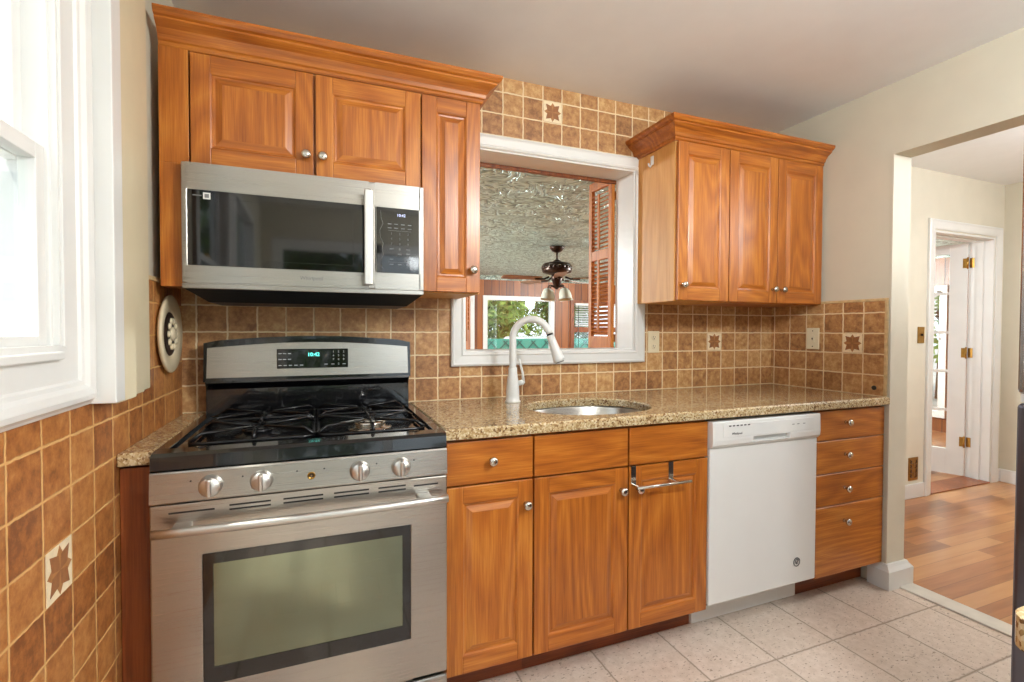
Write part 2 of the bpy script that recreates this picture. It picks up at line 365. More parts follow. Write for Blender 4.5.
        s.bm.from_mesh(me); bpy.data.meshes.remove(me); return s
    def xform(s, m):
        for v in s.bm.verts: v.co = m @ v.co
        return s
def wpos(o):
    p = Vector((0, 0, 0))
    while o is not None: p += o.location; o = o.parent
    return p
def obj(name, mb, mats, parent=None, loc=None, fix=True):
    """mesh in world coordinates -> ONE object; its origin is the thing's base"""
    if fix: bmesh.ops.recalc_face_normals(mb.bm, faces=mb.bm.faces[:])
    me = bpy.data.meshes.new(name); base = wpos(parent) if parent else Vector(loc or (0, 0, 0))
    for v in mb.bm.verts: v.co -= base
    mb.bm.to_mesh(me); mb.bm.free()
    for m in (mats if isinstance(mats, (list, tuple)) else [mats]): me.materials.append(M[m])
    o = bpy.data.objects.new(name, me); COL.objects.link(o)
    if parent: o.parent = parent
    else: o.location = base
    return o
def tag(o, label, cat, group=None, kind=None):
    o['label'] = label; o['category'] = cat
    if group: o['group'] = group
    if kind: o['kind'] = kind
    return o
def thing(name, label, cat, loc, group=None):
    o = bpy.data.objects.new(name, None); o.empty_display_size = .05; COL.objects.link(o); o.location = loc; return tag(o, label, cat, group)
def struct(name, mb, mats, parent=None):
    o = obj(name, mb, mats, parent)
    if not parent: o['kind'] = 'structure'
    return o
def copy_tree(o, parent=None):
    c = o.copy(); COL.objects.link(c); c.parent = parent
    for ch in list(o.children): copy_tree(ch, c)
    return c

XL, XR, ZC = -.087, 2.914, 2.395
# ------------------------------------------------------------------ SETTING: kitchen
m = MB().box(-.25, 2.966, -3.7, .0, -.1, 0); struct('floor', m, 'floor')
m = MB().box(2.966, 3.066, -3.7, -.66, -.1, .008, .003); struct('trim_1', m, 'marble')
m = MB().box(3.066, 5.8, -3.7, .25, -.1, 0); struct('floor_hall', m, 'planks')
m = MB().box(-1.4, 7.6, .25, 6.2, -.1, 0); struct('floor_far', m, 'planks')
m = MB().box(-.25, 3.04, -3.7, .15, ZC, ZC+.1); struct('ceiling', m, 'ceil')
m = MB().box(3.04, 5.75, -3.7, .25, 2.42, 2.52); struct('ceiling_hall', m, 'ceil')
m = MB().box(-1.4, 7.6, .14, 6.2, 2.20, 2.23); struct('ceiling_far', m, 'tin')
# back wall with the pass-through opening (0.965..1.928 x 1.135..1.997)
PX0, PX1, PZ0, PZ1 = 1.000, 1.928, 1.119, 2.062
m = MB()
m.box(-.23, PX0, 0, .14, 0, ZC).box(PX1, 3.04, 0, .14, 0, ZC).box(PX0, PX1, 0, .14, 0, PZ0).box(PX0, PX1, 0, .14, PZ1, ZC)
wb = struct('wall_back', m, 'tile_b')
m = MB(); m.box(-1.4, PX0, .14, .15, 0, 2.2).box(PX1, 3.04, .14, .15, 0, 2.2).box(PX0, PX1, .14, .15, 0, PZ0).box(PX0, PX1, .14, .15, PZ1, 2.2)
struct('wall_far_near', m, 'panelling')
# left wall with window opening
WY0, WY1, WZ0, WZ1 = -1.80, -.930, 1.17, 2.10
VY0, VY1, VZ0, VZ1 = -2.95, -1.97, .25, 2.10
m = MB(); m.box(-.165, XL, -3.7, VY0, 0, ZC).box(-.165, XL, VY0, VY1, 0, VZ0).box(-.165, XL, VY0, VY1, VZ1, ZC).box(-.165, XL, VY1, WY0, 0, ZC).box(-.165, XL, WY1, 0, 0, ZC).box(-.165, XL, WY0, WY1, 0, WZ0).box(-.165, XL, WY0, WY1, WZ1, ZC)
wl = struct('wall_left', m, 'wall')
m = MB(); m.box(XL, XL+.008, -1.98, -.41, 0, 1.095).box(XL, XL+.008, -.41, -.0005, 0, 1.374)
obj('tile_cladding', m, 'tile_l', wl)
m = MB(); m.box(XL, XL+.012, -.41, -.0005, 1.374, 1.388, .003); obj('tile_edge', m, 'tile_cap', wl)
# right wall with wide doorway
JY = -.645
m = MB(); m.box(XR, 3.04, JY, 0, 0, ZC).box(XR, 3.04, -2.3, JY, 2.06, ZC).box(XR, 3.04, -3.7, -2.3, 0, ZC)
wr = struct('wall_right', m, 'wall')
m = MB(); m.box(XR-.008, XR, JY+.018, -.0005, .914, 1.372); obj('tile_cladding', m, 'tile_r', wr)
m = MB(); m.box(XR-.011, XR, JY+.004, -.0005, 1.372, 1.386, .003).box(XR-.011, XR, JY+.004, JY+.018, .914, 1.372, .003); obj('tile_edge', m, 'tile_cap', wr)
# white painted lining of the doorway post
m = MB(); m.box(XR-.002, 3.042, JY-.006, JY, .0, 2.06); struct('trim_2', m, 'wall_hall')
def base_prof(h=.10, t=.016): return [(0, 0), (t, 0), (t, h-.028), (t*.55, h-.012), (t*.35, h), (0, h)]
m = MB(); m.sweep([(XR, -.58, 0), (XR, JY-.006, 0), (3.042, JY-.006, 0), (3.042, .1, 0)][::-1], [(-a, b) for a, b in base_prof(.115, .028)], (0, 0, 1))
struct('baseboard_right', m, 'white')
# rear wall with glazed door behind the camera
m = MB(); m.box(-.25, 0, -3.75, -3.6, 0, ZC).box(1.9, 3.04, -3.75, -3.6, 0, ZC).box(0, 1.9, -3.75, -3.6, 2.08, ZC); struct('wall_rear', m, 'wall')
d = MB()
for x0, x1 in ((0, .09), (.91, .99), (1.81, 1.9)): d.box(x0, x1, -3.70, -3.62, 0, 2.08, .004)
d.box(.09, 1.81, -3.70, -3.62, 0, .12, .004).box(.09, 1.81, -3.70, -3.62, 1.98, 2.08, .004)
dr = struct('door_1', d, 'white')
obj('pane', MB().box(.09, .91, -3.665, -3.66, .12, 1.98).box(.99, 1.81, -3.665, -3.66, .12, 1.98), 'glass', dr)

# decorative star tiles
def star_tile(origin, ux, uz, n, s, parent, sub):
    o, ux, uz, n = map(Vector, (origin, ux, uz, n)); c = s*.5
    m = MB(); P = lambda a, b, h: o+ux*a+uz*b+n*h
    m.prism([P(-c, -c, 0), P(c, -c, 0), P(c, c, 0), P(-c, c, 0)], n*.0012, 0)
    for k in range(8):
        a = k*math.pi/4; L = c*.96 if k % 2 == 0 else c*1.08; wd = .35*c
        ca, sa = math.cos(a), math.sin(a)
        q = [(0, 0), (L*.45, wd), (L, 0), (L*.45, -wd)]
        m.prism([P(x*ca-y*sa, x*sa+y*ca, .0012+.0001*(k % 2)) for x, y in q], n*.0006, 1+k % 2)
    t = obj('decorative_tile', m, ['tile_cream', 'star_a', 'star_b'], parent); return t
M['tile_cream'] = plain('cream_tile', S(240, 222, 188), .45, var=.06, scale=60)
M['star_a'] = plain('tan_inlay', S(176, 122, 72), .45, var=.1, scale=60); M['star_b'] = plain('brown_inlay', S(152, 100, 60), .45, var=.1, scale=60)
for cx, cz in ((1.447, 2.2762), (2.467, 1.1667)): star_tile((cx, -.0005, cz), (1, 0, 0), (0, 0, 1), (0, -1, 0), .094, wb, 0)
star_tile((XR-.0085, -.478, 1.1667), (0, -1, 0), (0, 0, 1), (-1, 0, 0), .094, wr, 0)
star_tile((XL+.0085, -.9435, .758), (0, 1, 0), (0, 0, 1), (1, 0, 0), .100, wl, 0)
obj('cable_grommet', MB().lathe((XR-.008, -.585, .952), (-1, 0, 0), [(.011, 0), (.011, .004), (.006, .006)], 16), 'black_matte', wr)

# ------------------------------------------------------------------ pass-through frame (window_2)
m = MB()
# lining of the opening
L = .014
m.box(PX0-.0, PX0+L, -.004, .155, PZ0, PZ1).box(PX1-L, PX1, -.004, .155, PZ0, PZ1).box(PX0+L, PX1-L, -.004, .155, PZ0, PZ0+L).box(PX0+L, PX1-L, -.004, .155, PZ1-L, PZ1)
w2 = struct('window_2', m, 'white')
cas = [(0, 0), (.062, 0), (.062, .016), (.054, .021), (.046, .017), (.016, .014), (.010, .018), (.004, .016), (0, .012)]
m = MB(); m.sweep([(PX0+.006, -.0005, PZ0+.006), (PX1-.006, -.0005, PZ0+.006), (PX1-.006, -.0005, PZ1-.006), (PX0+.006, -.0005, PZ1-.006)], cas, (0, -1, 0), closed=True)
obj('casing', m, 'white', w2)
obj('header_strip', MB().box(PX0, PX1, .156, .18, PZ1-.03, PZ1+.03, .002), 'panel', w2)

# ------------------------------------------------------------------ left window (window_1)
def ring(m, x0, x1, y0, y1, z0, z1, wd, bev=.002):
    m.box(x0, x1, y0, y0+wd, z0, z1, bev).box(x0, x1, y1-wd, y1, z0, z1, bev).box(x0, x1, y0+wd, y1-wd, z0, z0+wd, bev).box(x0, x1, y0+wd, y1-wd, z1-wd, z1, bev); return m
m = MB(); ring(m, -.17, XL+.002, WY0, WY1, WZ0, WZ1, .012)
w1 = struct('window_1', m, 'white')
pc = [(-.004, 0), (.068, 0), (.070, .004), (.078, .010), (.086, .024), (.098, .028), (.112, .028), (.120, .020), (.126, .008), (.128, 0), (.128, -.0005), (-.004, -.0005)]
pc = [(a, b+.0005) for a, b in ((-.004, 0), (-.004, .012), (.070, .012), (.074, .017), (.082, .019), (.090, .026), (.104, .030), (.114, .028), (.122, .018), (.128, .014), (.128, 0))]
m = MB(); m.sweep([(XL, WY0, WZ0+.02), (XL, WY1, WZ0+.02), (XL, WY1, WZ1), (XL, WY0, WZ1)], pc, (1, 0, 0), closed=True)
m.box(XL+.012, XL+.017, WY1+.004, WY1+.014, WZ0+.02, WZ1, .001)
obj('casing', m, 'white', w1)
m = MB(); ring(m, -.150, -.122, WY0+.012, WY1-.012, WZ0+.37, WZ1-.012, .030); obj('upper_sash', m, 'white', w1)
m = MB(); ring(m, -.119, -.091, WY0+.012, WY1-.012, WZ0+.012, WZ0+.40, .030); lo = obj('lower_sash', m, 'white', w1)
obj('sash_lock', MB().box(-.118, -.096, -1.40, -1.34, WZ0+.40, WZ0+.412, .003).cyl((-.11, -1.37, WZ0+.41), (-.11, -1.37, WZ0+.425), .01), 'brass', lo)
obj('pane', MB().box(-.138, -.134, WY0+.04, WY1-.04, WZ0+.39, WZ1-.04).box(-.107, -.103, WY0+.04, WY1-.04, WZ0+.04, WZ0+.375), 'glass', w1)
obj('stool', MB().box(XL-.0, XL+.024, WY0+.013, WY1-.013, WZ0-.004, WZ0+.012, .003), 'white', w1)
m = MB(); ring(m, -.17, XL+.02, VY0, VY1, VZ0, VZ1, .05)
w9 = struct('window_9', m, 'white')
obj('glazing_bar', MB().box(-.15, -.11, VY0+.05, VY1-.05, 1.16, 1.20), 'white', w9)
obj('pane', MB().box(-.134, -.130, VY0+.05, VY1-.05, VZ0+.05, VZ1-.05), 'glass', w9)
# tall boxed casing beside the window, stepped back towards the corner
m = MB(); m.box(XL+.009, -.029, -.800, -.745, 1.060, ZC-.002, .002)
st = struct('trim_3', m, 'white')
m = MB(); m.box(XL+.009, -.042, -.744, -.62, 1.052, ZC-.003, .003).box(XL+.009, -.058, -.62, -.50, 1.052, ZC-.003, .003).box(XL+.009, -.070, -.50, -.405, 1.052, ZC-.003, .003)
obj('stepped_moulding', m, 'cream_paint', st)

# ------------------------------------------------------------------ cabinetry
def panel_door(x0, x1, z0, z1, yf, th=.02, fr=.055):
    """raised-panel door whose front face is at y = yf (facing -y); materials 0 vertical grain, 1 horizontal"""
    m = MB(); yb = yf+th
    m.box(x0, x0+fr, yf, yb, z0, z1, .002, 0).box(x1-fr, x1, yf, yb, z0, z1, .002, 0)
    m.box(x0+fr, x1-fr, yf, yb, z1-fr, z1, .002, 1).box(x0+fr, x1-fr, yf, yb, z0, z0+fr, .002, 1)
    pr = [(fr-.002, .0), (fr+.003, .0025), (fr+.006, .007), (fr+.012, .008), (fr+.030, .0015), (fr+.032, .0008)]
    rings = [[(x0+i, yf+d, z0+i), (x1-i, yf+d, z0+i), (x1-i, yf+d, z1-i), (x0+i, yf+d, z1-i)] for i, d in pr]
    rv = [[m.bm.verts.new(p) for p in r] for r in rings]
    for a, b in zip(rv, rv[1:]):
        for k in range(4): f = m.bm.faces.new((a[k], a[(k+1) % 4], b[(k+1) % 4], b[k])); f.material_index = (k+1) % 2 if False else (1 if k in (0, 2) else 0)
    m.bm.faces.new(rv[-1]).material_index = 0
    return m
def slab_front(x0, x1, z0, z1, yf, th=.02): return MB().box(x0, x1, yf, yf+th, z0, z1, .0035, 0, 3)
def knob(x, z, y, parent):
    m = MB(); m.lathe((x, y, z), (0, -1, 0), [(.008, 0), (.006, .004), (.0052, .012), (.009, .015), (.0145, .019), (.0158, .024), (.0135, .029), (.007, .0315), (.001, .032)], 20)
    return obj('knob', m, 'nickel', parent)
CR = [(.0, 0), (.008, .0), (.012, .006), (.012, .014), (.018, .018), (.022, .030), (.032, .045), (.048, .056), (.054, .060), (.054, .066), (.064, .070), (.071, .080), (.071, .090), (0, .090)]
UB, UT, UD = 1.366, 2.096, .298      # upper cabinets
GAP = .0015
def wall_cab(name, label, x0, x1, z0, doors, side='oak_v', ud=UD, group='oak wall cabinets', ut=UT):
    t = thing(name, label, 'cabinet', ((x0+x1)/2, -.15, z0), group)
    m = MB(); m.box(x0, x1, -ud, -.0015, z0, ut, .001); obj('body', m, side, t)
    for (a, b, za, zb, kx, kz) in doors:
        dd = obj('door', panel_door(a, b, za, zb, -ud-.0215), ['oak_v', 'oak_h'], t); knob(kx, kz, -ud-.0215, dd)
    return t
UL = .315
wall_cab('wall_cabinet', 'short two-door oak wall cabinet directly above the microwave', .0195, .7455, 1.742, [(.024, .380, 1.745, 2.091, .357, 1.812), (.387, .7435, 1.745, 2.091, .409, 1.812)], ud=UL)
wall_cab('wall_cabinet', 'tall narrow one-door oak wall cabinet between the microwave and the pass-through', .746, .976, UB, [(.749, .973, UB+.004, 2.091, .942, 1.455)], 'oak_side', ud=UL)
f = obj('filler_panel', MB().box(-.060, .0185, -UL-.018, -UL+.06, 1.7425, UT, .001).box(-.060, .0015, -UL-.018, -UL+.06, 1.36, 1.7425, .001), 'oak_v', None, (-.02, -UL, 1.36)); tag(f, 'narrow oak filler panel between the left wall and the microwave cabinet', 'panel')
m = MB(); m.sweep([(.976, -.0015, UT+.002), (.976, -UL-.002, UT+.002), (-.060, -UL-.002, UT+.002)][::-1], [(a, b) for a, b in CR], (0, 0, 1))
tag(obj('crown_moulding', m, 'oak_h', None, (.46, -.3, UT)), 'long chipped oak crown moulding running above the microwave cabinets', 'moulding', 'oak crown mouldings')
XA, XB, XM, UR = 1.935, 2.899, 2.249, 2.108
wall_cab('wall_cabinet', 'single-door oak wall cabinet right of the pass-through, with pale side facing it', XA, XM-.0005, UB, [(XA+.006, XM-.003, UB+.004, 2.103, 1.966, 1.440)], 'oak_side', ud=.294, ut=UR)
wall_cab('wall_cabinet', 'double-door oak wall cabinet in the far right corner with two knobs side by side', XM+.0005, XB, UB, [(XM+.003, 2.568, UB+.004, 2.103, 2.538, 1.437), (2.573, XB-.003, UB+.004, 2.103, 2.600, 1.437)], ud=.294, ut=UR)
m = MB(); m.sweep([(XA, -.0015, UR), (XA, -.298, UR), (2.9105, -.298, UR)], [(a, b) for a, b in CR], (0, 0, 1))
tag(obj('crown_moulding', m, 'oak_h', None, (2.4, -.3, UT)), 'oak crown moulding above the three-door run right of the pass-through', 'moulding', 'oak crown mouldings')
# adhesive hook on the side of the right cabinet
t = thing('adhesive_hook', 'small white hook stuck high on the pale side of the right cabinet', 'hook', (XA, -.13, 2.05))
obj('backing_plate', MB().box(XA-.005, XA-.0005, -.141, -.119, 2.045, 2.09, .002), 'white', t)
obj('hook_arm', MB().tube([(XA-.004, -.13, 2.075), (XA-.008, -.13, 2.045), (XA-.014, -.13, 2.035), (XA-.022, -.13, 2.040), (XA-.024, -.13, 2.052)], .004), 'white', t)

# base cabinets
BF, BD, BT, BB = -.613, -.6335, .872, .112
def base_cab(label, x0, x1, fronts, hollow=False):
    t = thing('base_cabinet', label, 'cabinet', ((x0+x1)/2, -.3, 0), 'oak base cabinets')
    m = MB()
    if hollow: m.box(x0, x0+.018, BF, -.0015, BB, BT).box(x1-.018, x1, BF, -.0015, BB, BT).box(x0+.018, x1-.018, BF, -.0015, BB, BB+.018).box(x0+.018, x1-.018, BF, BF+.02, BT-.03, BT).box(x0+.018, x1-.018, BF, BF+.02, BB+.018, BB+.05).box(x0+.018, x1-.018, BF, BF+.02, .70, .745).box((x0+x1)/2-.02, (x0+x1)/2+.02, BF, BF+.02, BB+.05, .70)
    else: m.box(x0, x1, BF, -.0015, BB, BT)
    obj('body', m, 'oak_v', t)
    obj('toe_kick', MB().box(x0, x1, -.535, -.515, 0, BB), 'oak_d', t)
    for kind, a, b, za, zb, k in fronts:
        if kind == 'door': o = obj('door', panel_door(a, b, za, zb, BD), ['oak_v', 'oak_h'], t)
        elif kind == 'drawer': o = obj('drawer', slab_front(a, b, za, zb, BD), 'oak_h', t)
        else: o = obj('false_drawer_front', slab_front(a, b, za, zb, BD), 'oak_h', t)
        if k: knob(k[0], k[1], BD, o)
    return t
X1, X2, X3 = 1.0696, 1.4534, 1.8283
base_cab('oak base cabinet with one drawer and one door beside the stove', .762, X1, [('drawer', .766, X1-.003, .7275, .868, (.917, .800)), ('door', .766, X1-.003, BB, .722, (1.040, .640))])
base_cab('wide two-door oak cabinet with blank upper fronts below the sink', X1+.0005, X3, [('false', X1+.003, X2-.003, .7275, .868, None), ('false', X2+.003, X3-.002, .7275, .868, None),
         ('door', X1+.003, X2-.003, BB, .722, (1.420, .641)), ('door', X2+.003, X3-.002, BB, .722, (1.492, .640))], True)
DL, DR = 2.444, 2.910
base_cab('four-drawer oak base cabinet at the right end beside the dishwasher', DL, DR, [('drawer', DL+.003, DR-.003, a, b, (2.632, z)) for a, b, z in ((.735, .868, .812), (.585, .731, .664), (.437, .581, .509), (.118, .433, .358))])
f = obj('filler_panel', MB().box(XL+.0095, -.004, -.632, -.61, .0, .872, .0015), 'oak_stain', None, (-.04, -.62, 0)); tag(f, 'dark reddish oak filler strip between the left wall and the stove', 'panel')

# towel bar hooked over the sink cabinet's right door
t = thing('towel_bar', 'small steel over-the-door towel bar on the right sink cabinet door', 'towel bar', (1.55, -.64, .64))
for x in (1.474, 1.645):
    obj('bracket', MB().box(x-.011, x+.011, BD-.002, BD-.0003, .655, .7245, .0004).box(x-.011, x+.011, BD-.0015, BD+.022, .7225, .7245).box(x-.009, x+.009, BD-.045, BD-.001, .650, .662, .003), 'nickel', t)
obj('bar', MB().cyl((1.458, BD-.045, .656), (1.705, BD-.045, .656), .0055), 'nickel', t)

# countertops
def counter(x0, x1, y0, y1, hole=None, rnd=.0):
    m = MB(); z0, z1 = .880, .914; cx, cy, ax, ay, ex = hole; N = 96
    angs = sorted([2*math.pi*k/N for k in range(N)]+[math.atan2(y-cy, x-cx) % (2*math.pi) for x in (x0, x1) for y in (y0, y1)])
    def outp(a):
        c, s_ = math.cos(a), math.sin(a); ts = []
        if c > 1e-9: ts.append((x1-cx)/c)
        if c < -1e-9: ts.append((x0-cx)/c)
        if s_ > 1e-9: ts.append((y1-cy)/s_)
        if s_ < -1e-9: ts.append((y0-cy)/s_)
        t_ = min(ts); return cx+c*t_, cy+s_*t_
    def inp(a, g=0):
        c, s_ = math.cos(a), math.sin(a); r = ((abs(c)/(ax+g))**ex+(abs(s_)/(ay+g))**ex)**(-1/ex); return cx+c*r, cy+s_*r
    b = .006
    prof = []
    for a in angs:
        ox, oy = outp(a); ox1 = min(max(ox, x0+b), x1-b); oy1 = min(max(oy, y0+b), y1-b)
        i0 = inp(a); i1 = inp(a, b)
        prof.append([(ox, oy, z0), (ox, oy, z1-b), (ox1, oy1, z1), (i1[0], i1[1], z1), (i0[0], i0[1], z1-b), (i0[0], i0[1], z0)])
    V = [[m.bm.verts.new(p) for p in r] for r in prof]; n = len(V)
    for i in range(n):
        A, B = V[i], V[(i+1) % n]
        for j in range(6): m.bm.faces.new((A[j], A[(j+1) % 6], B[(j+1) % 6], B[j]))
    return m
SK = (1.432, -.374, .262, .206, 2.3)
cnt = obj('countertop', counter(.757, XR-.0005, -.652, -.0015, SK), 'granite', None, (1.8, -.3, .88)); tag(cnt, 'long gold speckled granite countertop with the sink cut into it', 'countertop')
m = MB(); m.box(XL+.009, -.0025, -.652, -.0015, .880, .914, .005)
o = obj('countertop', m, 'granite', None, (-.04, -.3, .88)); tag(o, 'narrow sliver of granite countertop between left wall and stove', 'countertop')

# sink
def sup(a, ax, ay, ex=2.5):
    c, s_ = math.cos(a), math.sin(a); r = ((abs(c)/ax)**ex+(abs(s_)/ay)**ex)**(-1/ex); return SK[0]+c*r, SK[1]+s_*r
m = MB(); rings = []
for g, z in ((.012, .8795), (.004, .8795), (.0, .872), (-.012, .74), (-.03, .70), (-.06, .69), (-.20, .685)):
    rings.append([m.bm.verts.new((*sup(2*math.pi*k/64, SK[2]+g, max(.01, SK[3]+g)), z)) for k in range(64)])
for a, b in zip(rings, rings[1:]):
    for k in range(64): q = m.bm.faces.new((a[k], a[(k+1) % 64], b[(k+1) % 64], b[k])); q.smooth = True
m.bm.faces.new(rings[-1])
t = thing('sink', 'oval stainless steel undermount sink set in the granite below the pass-through', 'sink', (SK[0], SK[1], .68))
obj('basin', m, 'steel', t)
obj('drain', MB().lathe((SK[0], SK[1], .686), (0, 0, 1), [(.04, 0), (.042, .002), (.034, .003), (.03, .001), (.002, .0012)], 24), 'nickel', t)

# faucet
t = thing('kitchen_faucet', 'white gooseneck pull-down faucet standing behind the sink', 'faucet', (1.177, -.17, .914))
fx, fy = 1.177, -.17
obj('faucet_body', MB().lathe((fx, fy, .9142), (0, 0, 1), [(.034, 0), (.034, .006), (.030, .010), (.029, .03), (.028, .06), (.024, .10), (.019, .13), (.0185, .15)], 28), 'white', t)
dv = Vector((.80, -.60, 0)).normalized(); rad = .082
pts = [Vector((fx, fy, .914+.14+k*.02)) for k in range(6)]
zc = 1.192
pts += [Vector((fx, fy, z)) for z in (1.17,)]
for k in range(0, 15):
    a = math.pi - k*(math.pi*.92)/14
    pts.append(Vector((fx, fy, zc)) + dv*(rad+rad*math.cos(a)) + Vector((0, 0, rad*math.sin(a))))
obj('spout', MB().tube(pts, .0152, 16), 'white', t)
e = pts[-1]; dn = (pts[-1]-pts[-2]).normalized()
obj('joint_ring', MB().cyl(e, e+dn*.010, .0145, 18), 'black_matte', t)
sp_ = obj('spray_head', MB().lathe(e+dn*.008, dn, [(.0155, 0), (.017, .025), (.021, .075), (.0245, .104), (.0245, .115), (.02, .118)], 22), 'white', t)
obj('nozzle', MB().lathe(e+dn*.124, dn, [(.0195, 0), (.0195, .004), (.015, .006)], 22), 'grey_print', sp_)
obj('handle', MB().tube([(fx+.022, fy-.006, .995), (fx+.040, fy-.01, 1.0), (fx+.048, fy-.012, .996)], [.012, .012, .009], 12).tube([(fx+.046, fy-.012, .996), (fx+.042, fy-.012, 1.04), (fx+.030, fy-.012, 1.08), (fx+.026, fy-.012, 1.10)], [.007, .005, .0045, .004], 10), 'white', t)

# ------------------------------------------------------------------ range
t = thing('gas_range', 'stainless steel gas stove with black cooktop and wide oven window', 'stove', (.378, -.35, 0)); rg = t
x0, x1, yf = .002, .752, -.700
m = MB(); m.box(x0+.004, x0+.02, -.655, -.03, .04, .866).box(x1-.02, x1-.004, -.655, -.03, .04, .866).box(x0+.02, x1-.02, -.06, -.03, .04, .866).box(x0+.02, x1-.02, -.655, -.06, .04, .20).box(x0+.02, x1-.02, -.655, -.06, .775, .866)
for x in (x0+.05, x1-.05):
    for y in (-.6, -.1): m.cyl((x, y, 0), (x, y, .045), .018)
obj('body', m, 'black_matte', t)
# storage drawer, door, control panel
obj('storage_drawer', MB().box(x0, x1, yf, -.656, .045, .178, .005), 'steel', t)
m = MB(); ZA, ZB = .187, .787; wx0, wx1, wz0, wz1 = .114, .642, .311, .652
m.box(x0, wx0, yf, -.656, ZA, ZB, .004).box(wx1, x1, yf, -.656, ZA, ZB, .004).box(wx0-.004, wx1+.004, yf, -.656, ZA, wz0, .0).box(wx0-.004, wx1+.004, yf, -.656, wz1, ZB, .0)
dr = obj('oven_door', m, 'steel', t)
m = MB(); ix0, ix1, iz0, iz1 = .138, .618, .355, .624
y = yf-.002
m.box(wx0, ix0, y, -.66, wz0, wz1, .001).box(ix1, wx1, y, -.66, wz0, wz1, .001).box(ix0-.001, ix1+.001, y, -.66, wz0, iz0).box(ix0-.001, ix1+.001, y, -.66, iz1, wz1)
obj('window_border', m, 'black_glass', dr)
obj('window_glass', MB().box(ix0, ix1, y+.0015, y+.005, iz0, iz1), 'oven_glass', dr)
m = MB()
for z in (.40, .52):
    m.cyl((.04, -.60, z), (.71, -.60, z), .004, 8).cyl((.04, -.12, z), (.71, -.12, z), .004, 8)
    for k in range(16): m.cyl((.05+k*.0433, -.60, z), (.05+k*.0433, -.12, z), .002, 6)
obj('oven_rack', m, 'nickel', t)
# vent slots near the top of the door
m = MB()
for (a, b, rows) in ((.042, .142, 1), (.175, .272, 2), (.302, .402, 2), (.430, .524, 2), (.550, .628, 2), (.651, .724, 1)):
    for r_ in range(rows): m.box(a, b, yf-.0008, yf+.001, .757+.011*r_-(0 if rows == 2 else -.006), .7615+.011*r_-(0 if rows == 2 else -.006), .0003)
obj('vent_slots', m, 'black_matte', dr)
m = MB(); hp = []
for k in range(13):
    u = k/12; hp.append((.019+u*.723, yf-.048-.010*math.sin(math.pi*u), .733))
m.tube(hp, .0115, 14)
for x in (.075, .678): m.box(x-.02, x+.02, yf-.048, yf+.001, .726, .742, .004)
obj('handle', m, 'steel_bar', dr)
m = MB(); m.prism([(x0, yf, .790), (x0, yf-.002, .793), (x0, yf+.003, .864), (x0, yf+.006, .868), (x0, -.656, .868), (x0, -.656, .790)], (x1-x0, 0, 0))
cp = obj('control_panel', m, 'steel', t)
for x in (.134, .250, .499, .614):
    m = MB(); m.lathe((x, yf+.001, .8265), (0, -1, .05), [(.0275, 0), (.0275, .004), (.025, .008), (.0245, .020), (.022, .024), (.002, .0245)], 28)
    m.obox((x, yf-.028, .828), (.011, .018, .046), Matrix.Rotation(R(3), 3, 'X'), .004)
    obj('burner_knob', m, 'steel_bar', cp)
m = MB()
for x in (.09, .206, .336, .405, .545, .652): m.lathe((x, yf+.0005, .842), (0, -1, .05), [(.0022, 0), (.0022, .001)], 10)
obj('printed_dots', m, 'dark_print', cp)
m = MB(); m.lathe((.372, yf+.001, .826), (0, -1, .05), [(.0105, 0), (.0105, .003), (.008, .0035), (.0075, .002), (.001, .002)], 20, 0)
m.text('G', (.372, yf-.0025, .826), .012, 1, bold=.0004)
obj('badge', m, ['brass', 'dark_print'], cp)
# cooktop
m = MB()
m.prism([(x0, -.688, .8685), (x0, -.694, .873), (x0, -.690, .905), (x0, -.680, .913), (x0, -.640, .916), (x0, -.628, .908), (x0, -.085, .908), (x0, -.085, .8685)], (x1-x0, 0, 0))
m.box(x0, x0+.03, -.64, -.085, .906, .916, .003).box(x1-.03, x1, -.64, -.085, .906, .916, .003)
ck = obj('cooktop', m, 'black', t)
for bx, by, br, glint in ((.222, -.49, .045, 0), (.546, -.49, .052, 1), (.222, -.22, .038, 0), (.546, -.22, .036, 0)):  # pale nickel on the front right burner stands in for a reflection
    b_ = obj('burner', MB().lathe((bx, by, .9082), (0, 0, 1), [(br+.018, 0), (br+.016, .003), (br, .005), (br*.92, .014), (br*.9, .014)], 28), 'nickel' if glint else 'iron', ck)
    obj('burner_cap', MB().lathe((bx, by, .9215), (0, 0, 1), [(br*.95, 0), (br, .003), (br*.96, .008), (br*.5, .0095), (.001, .0098)], 28), 'nickel' if glint else 'iron', b_)
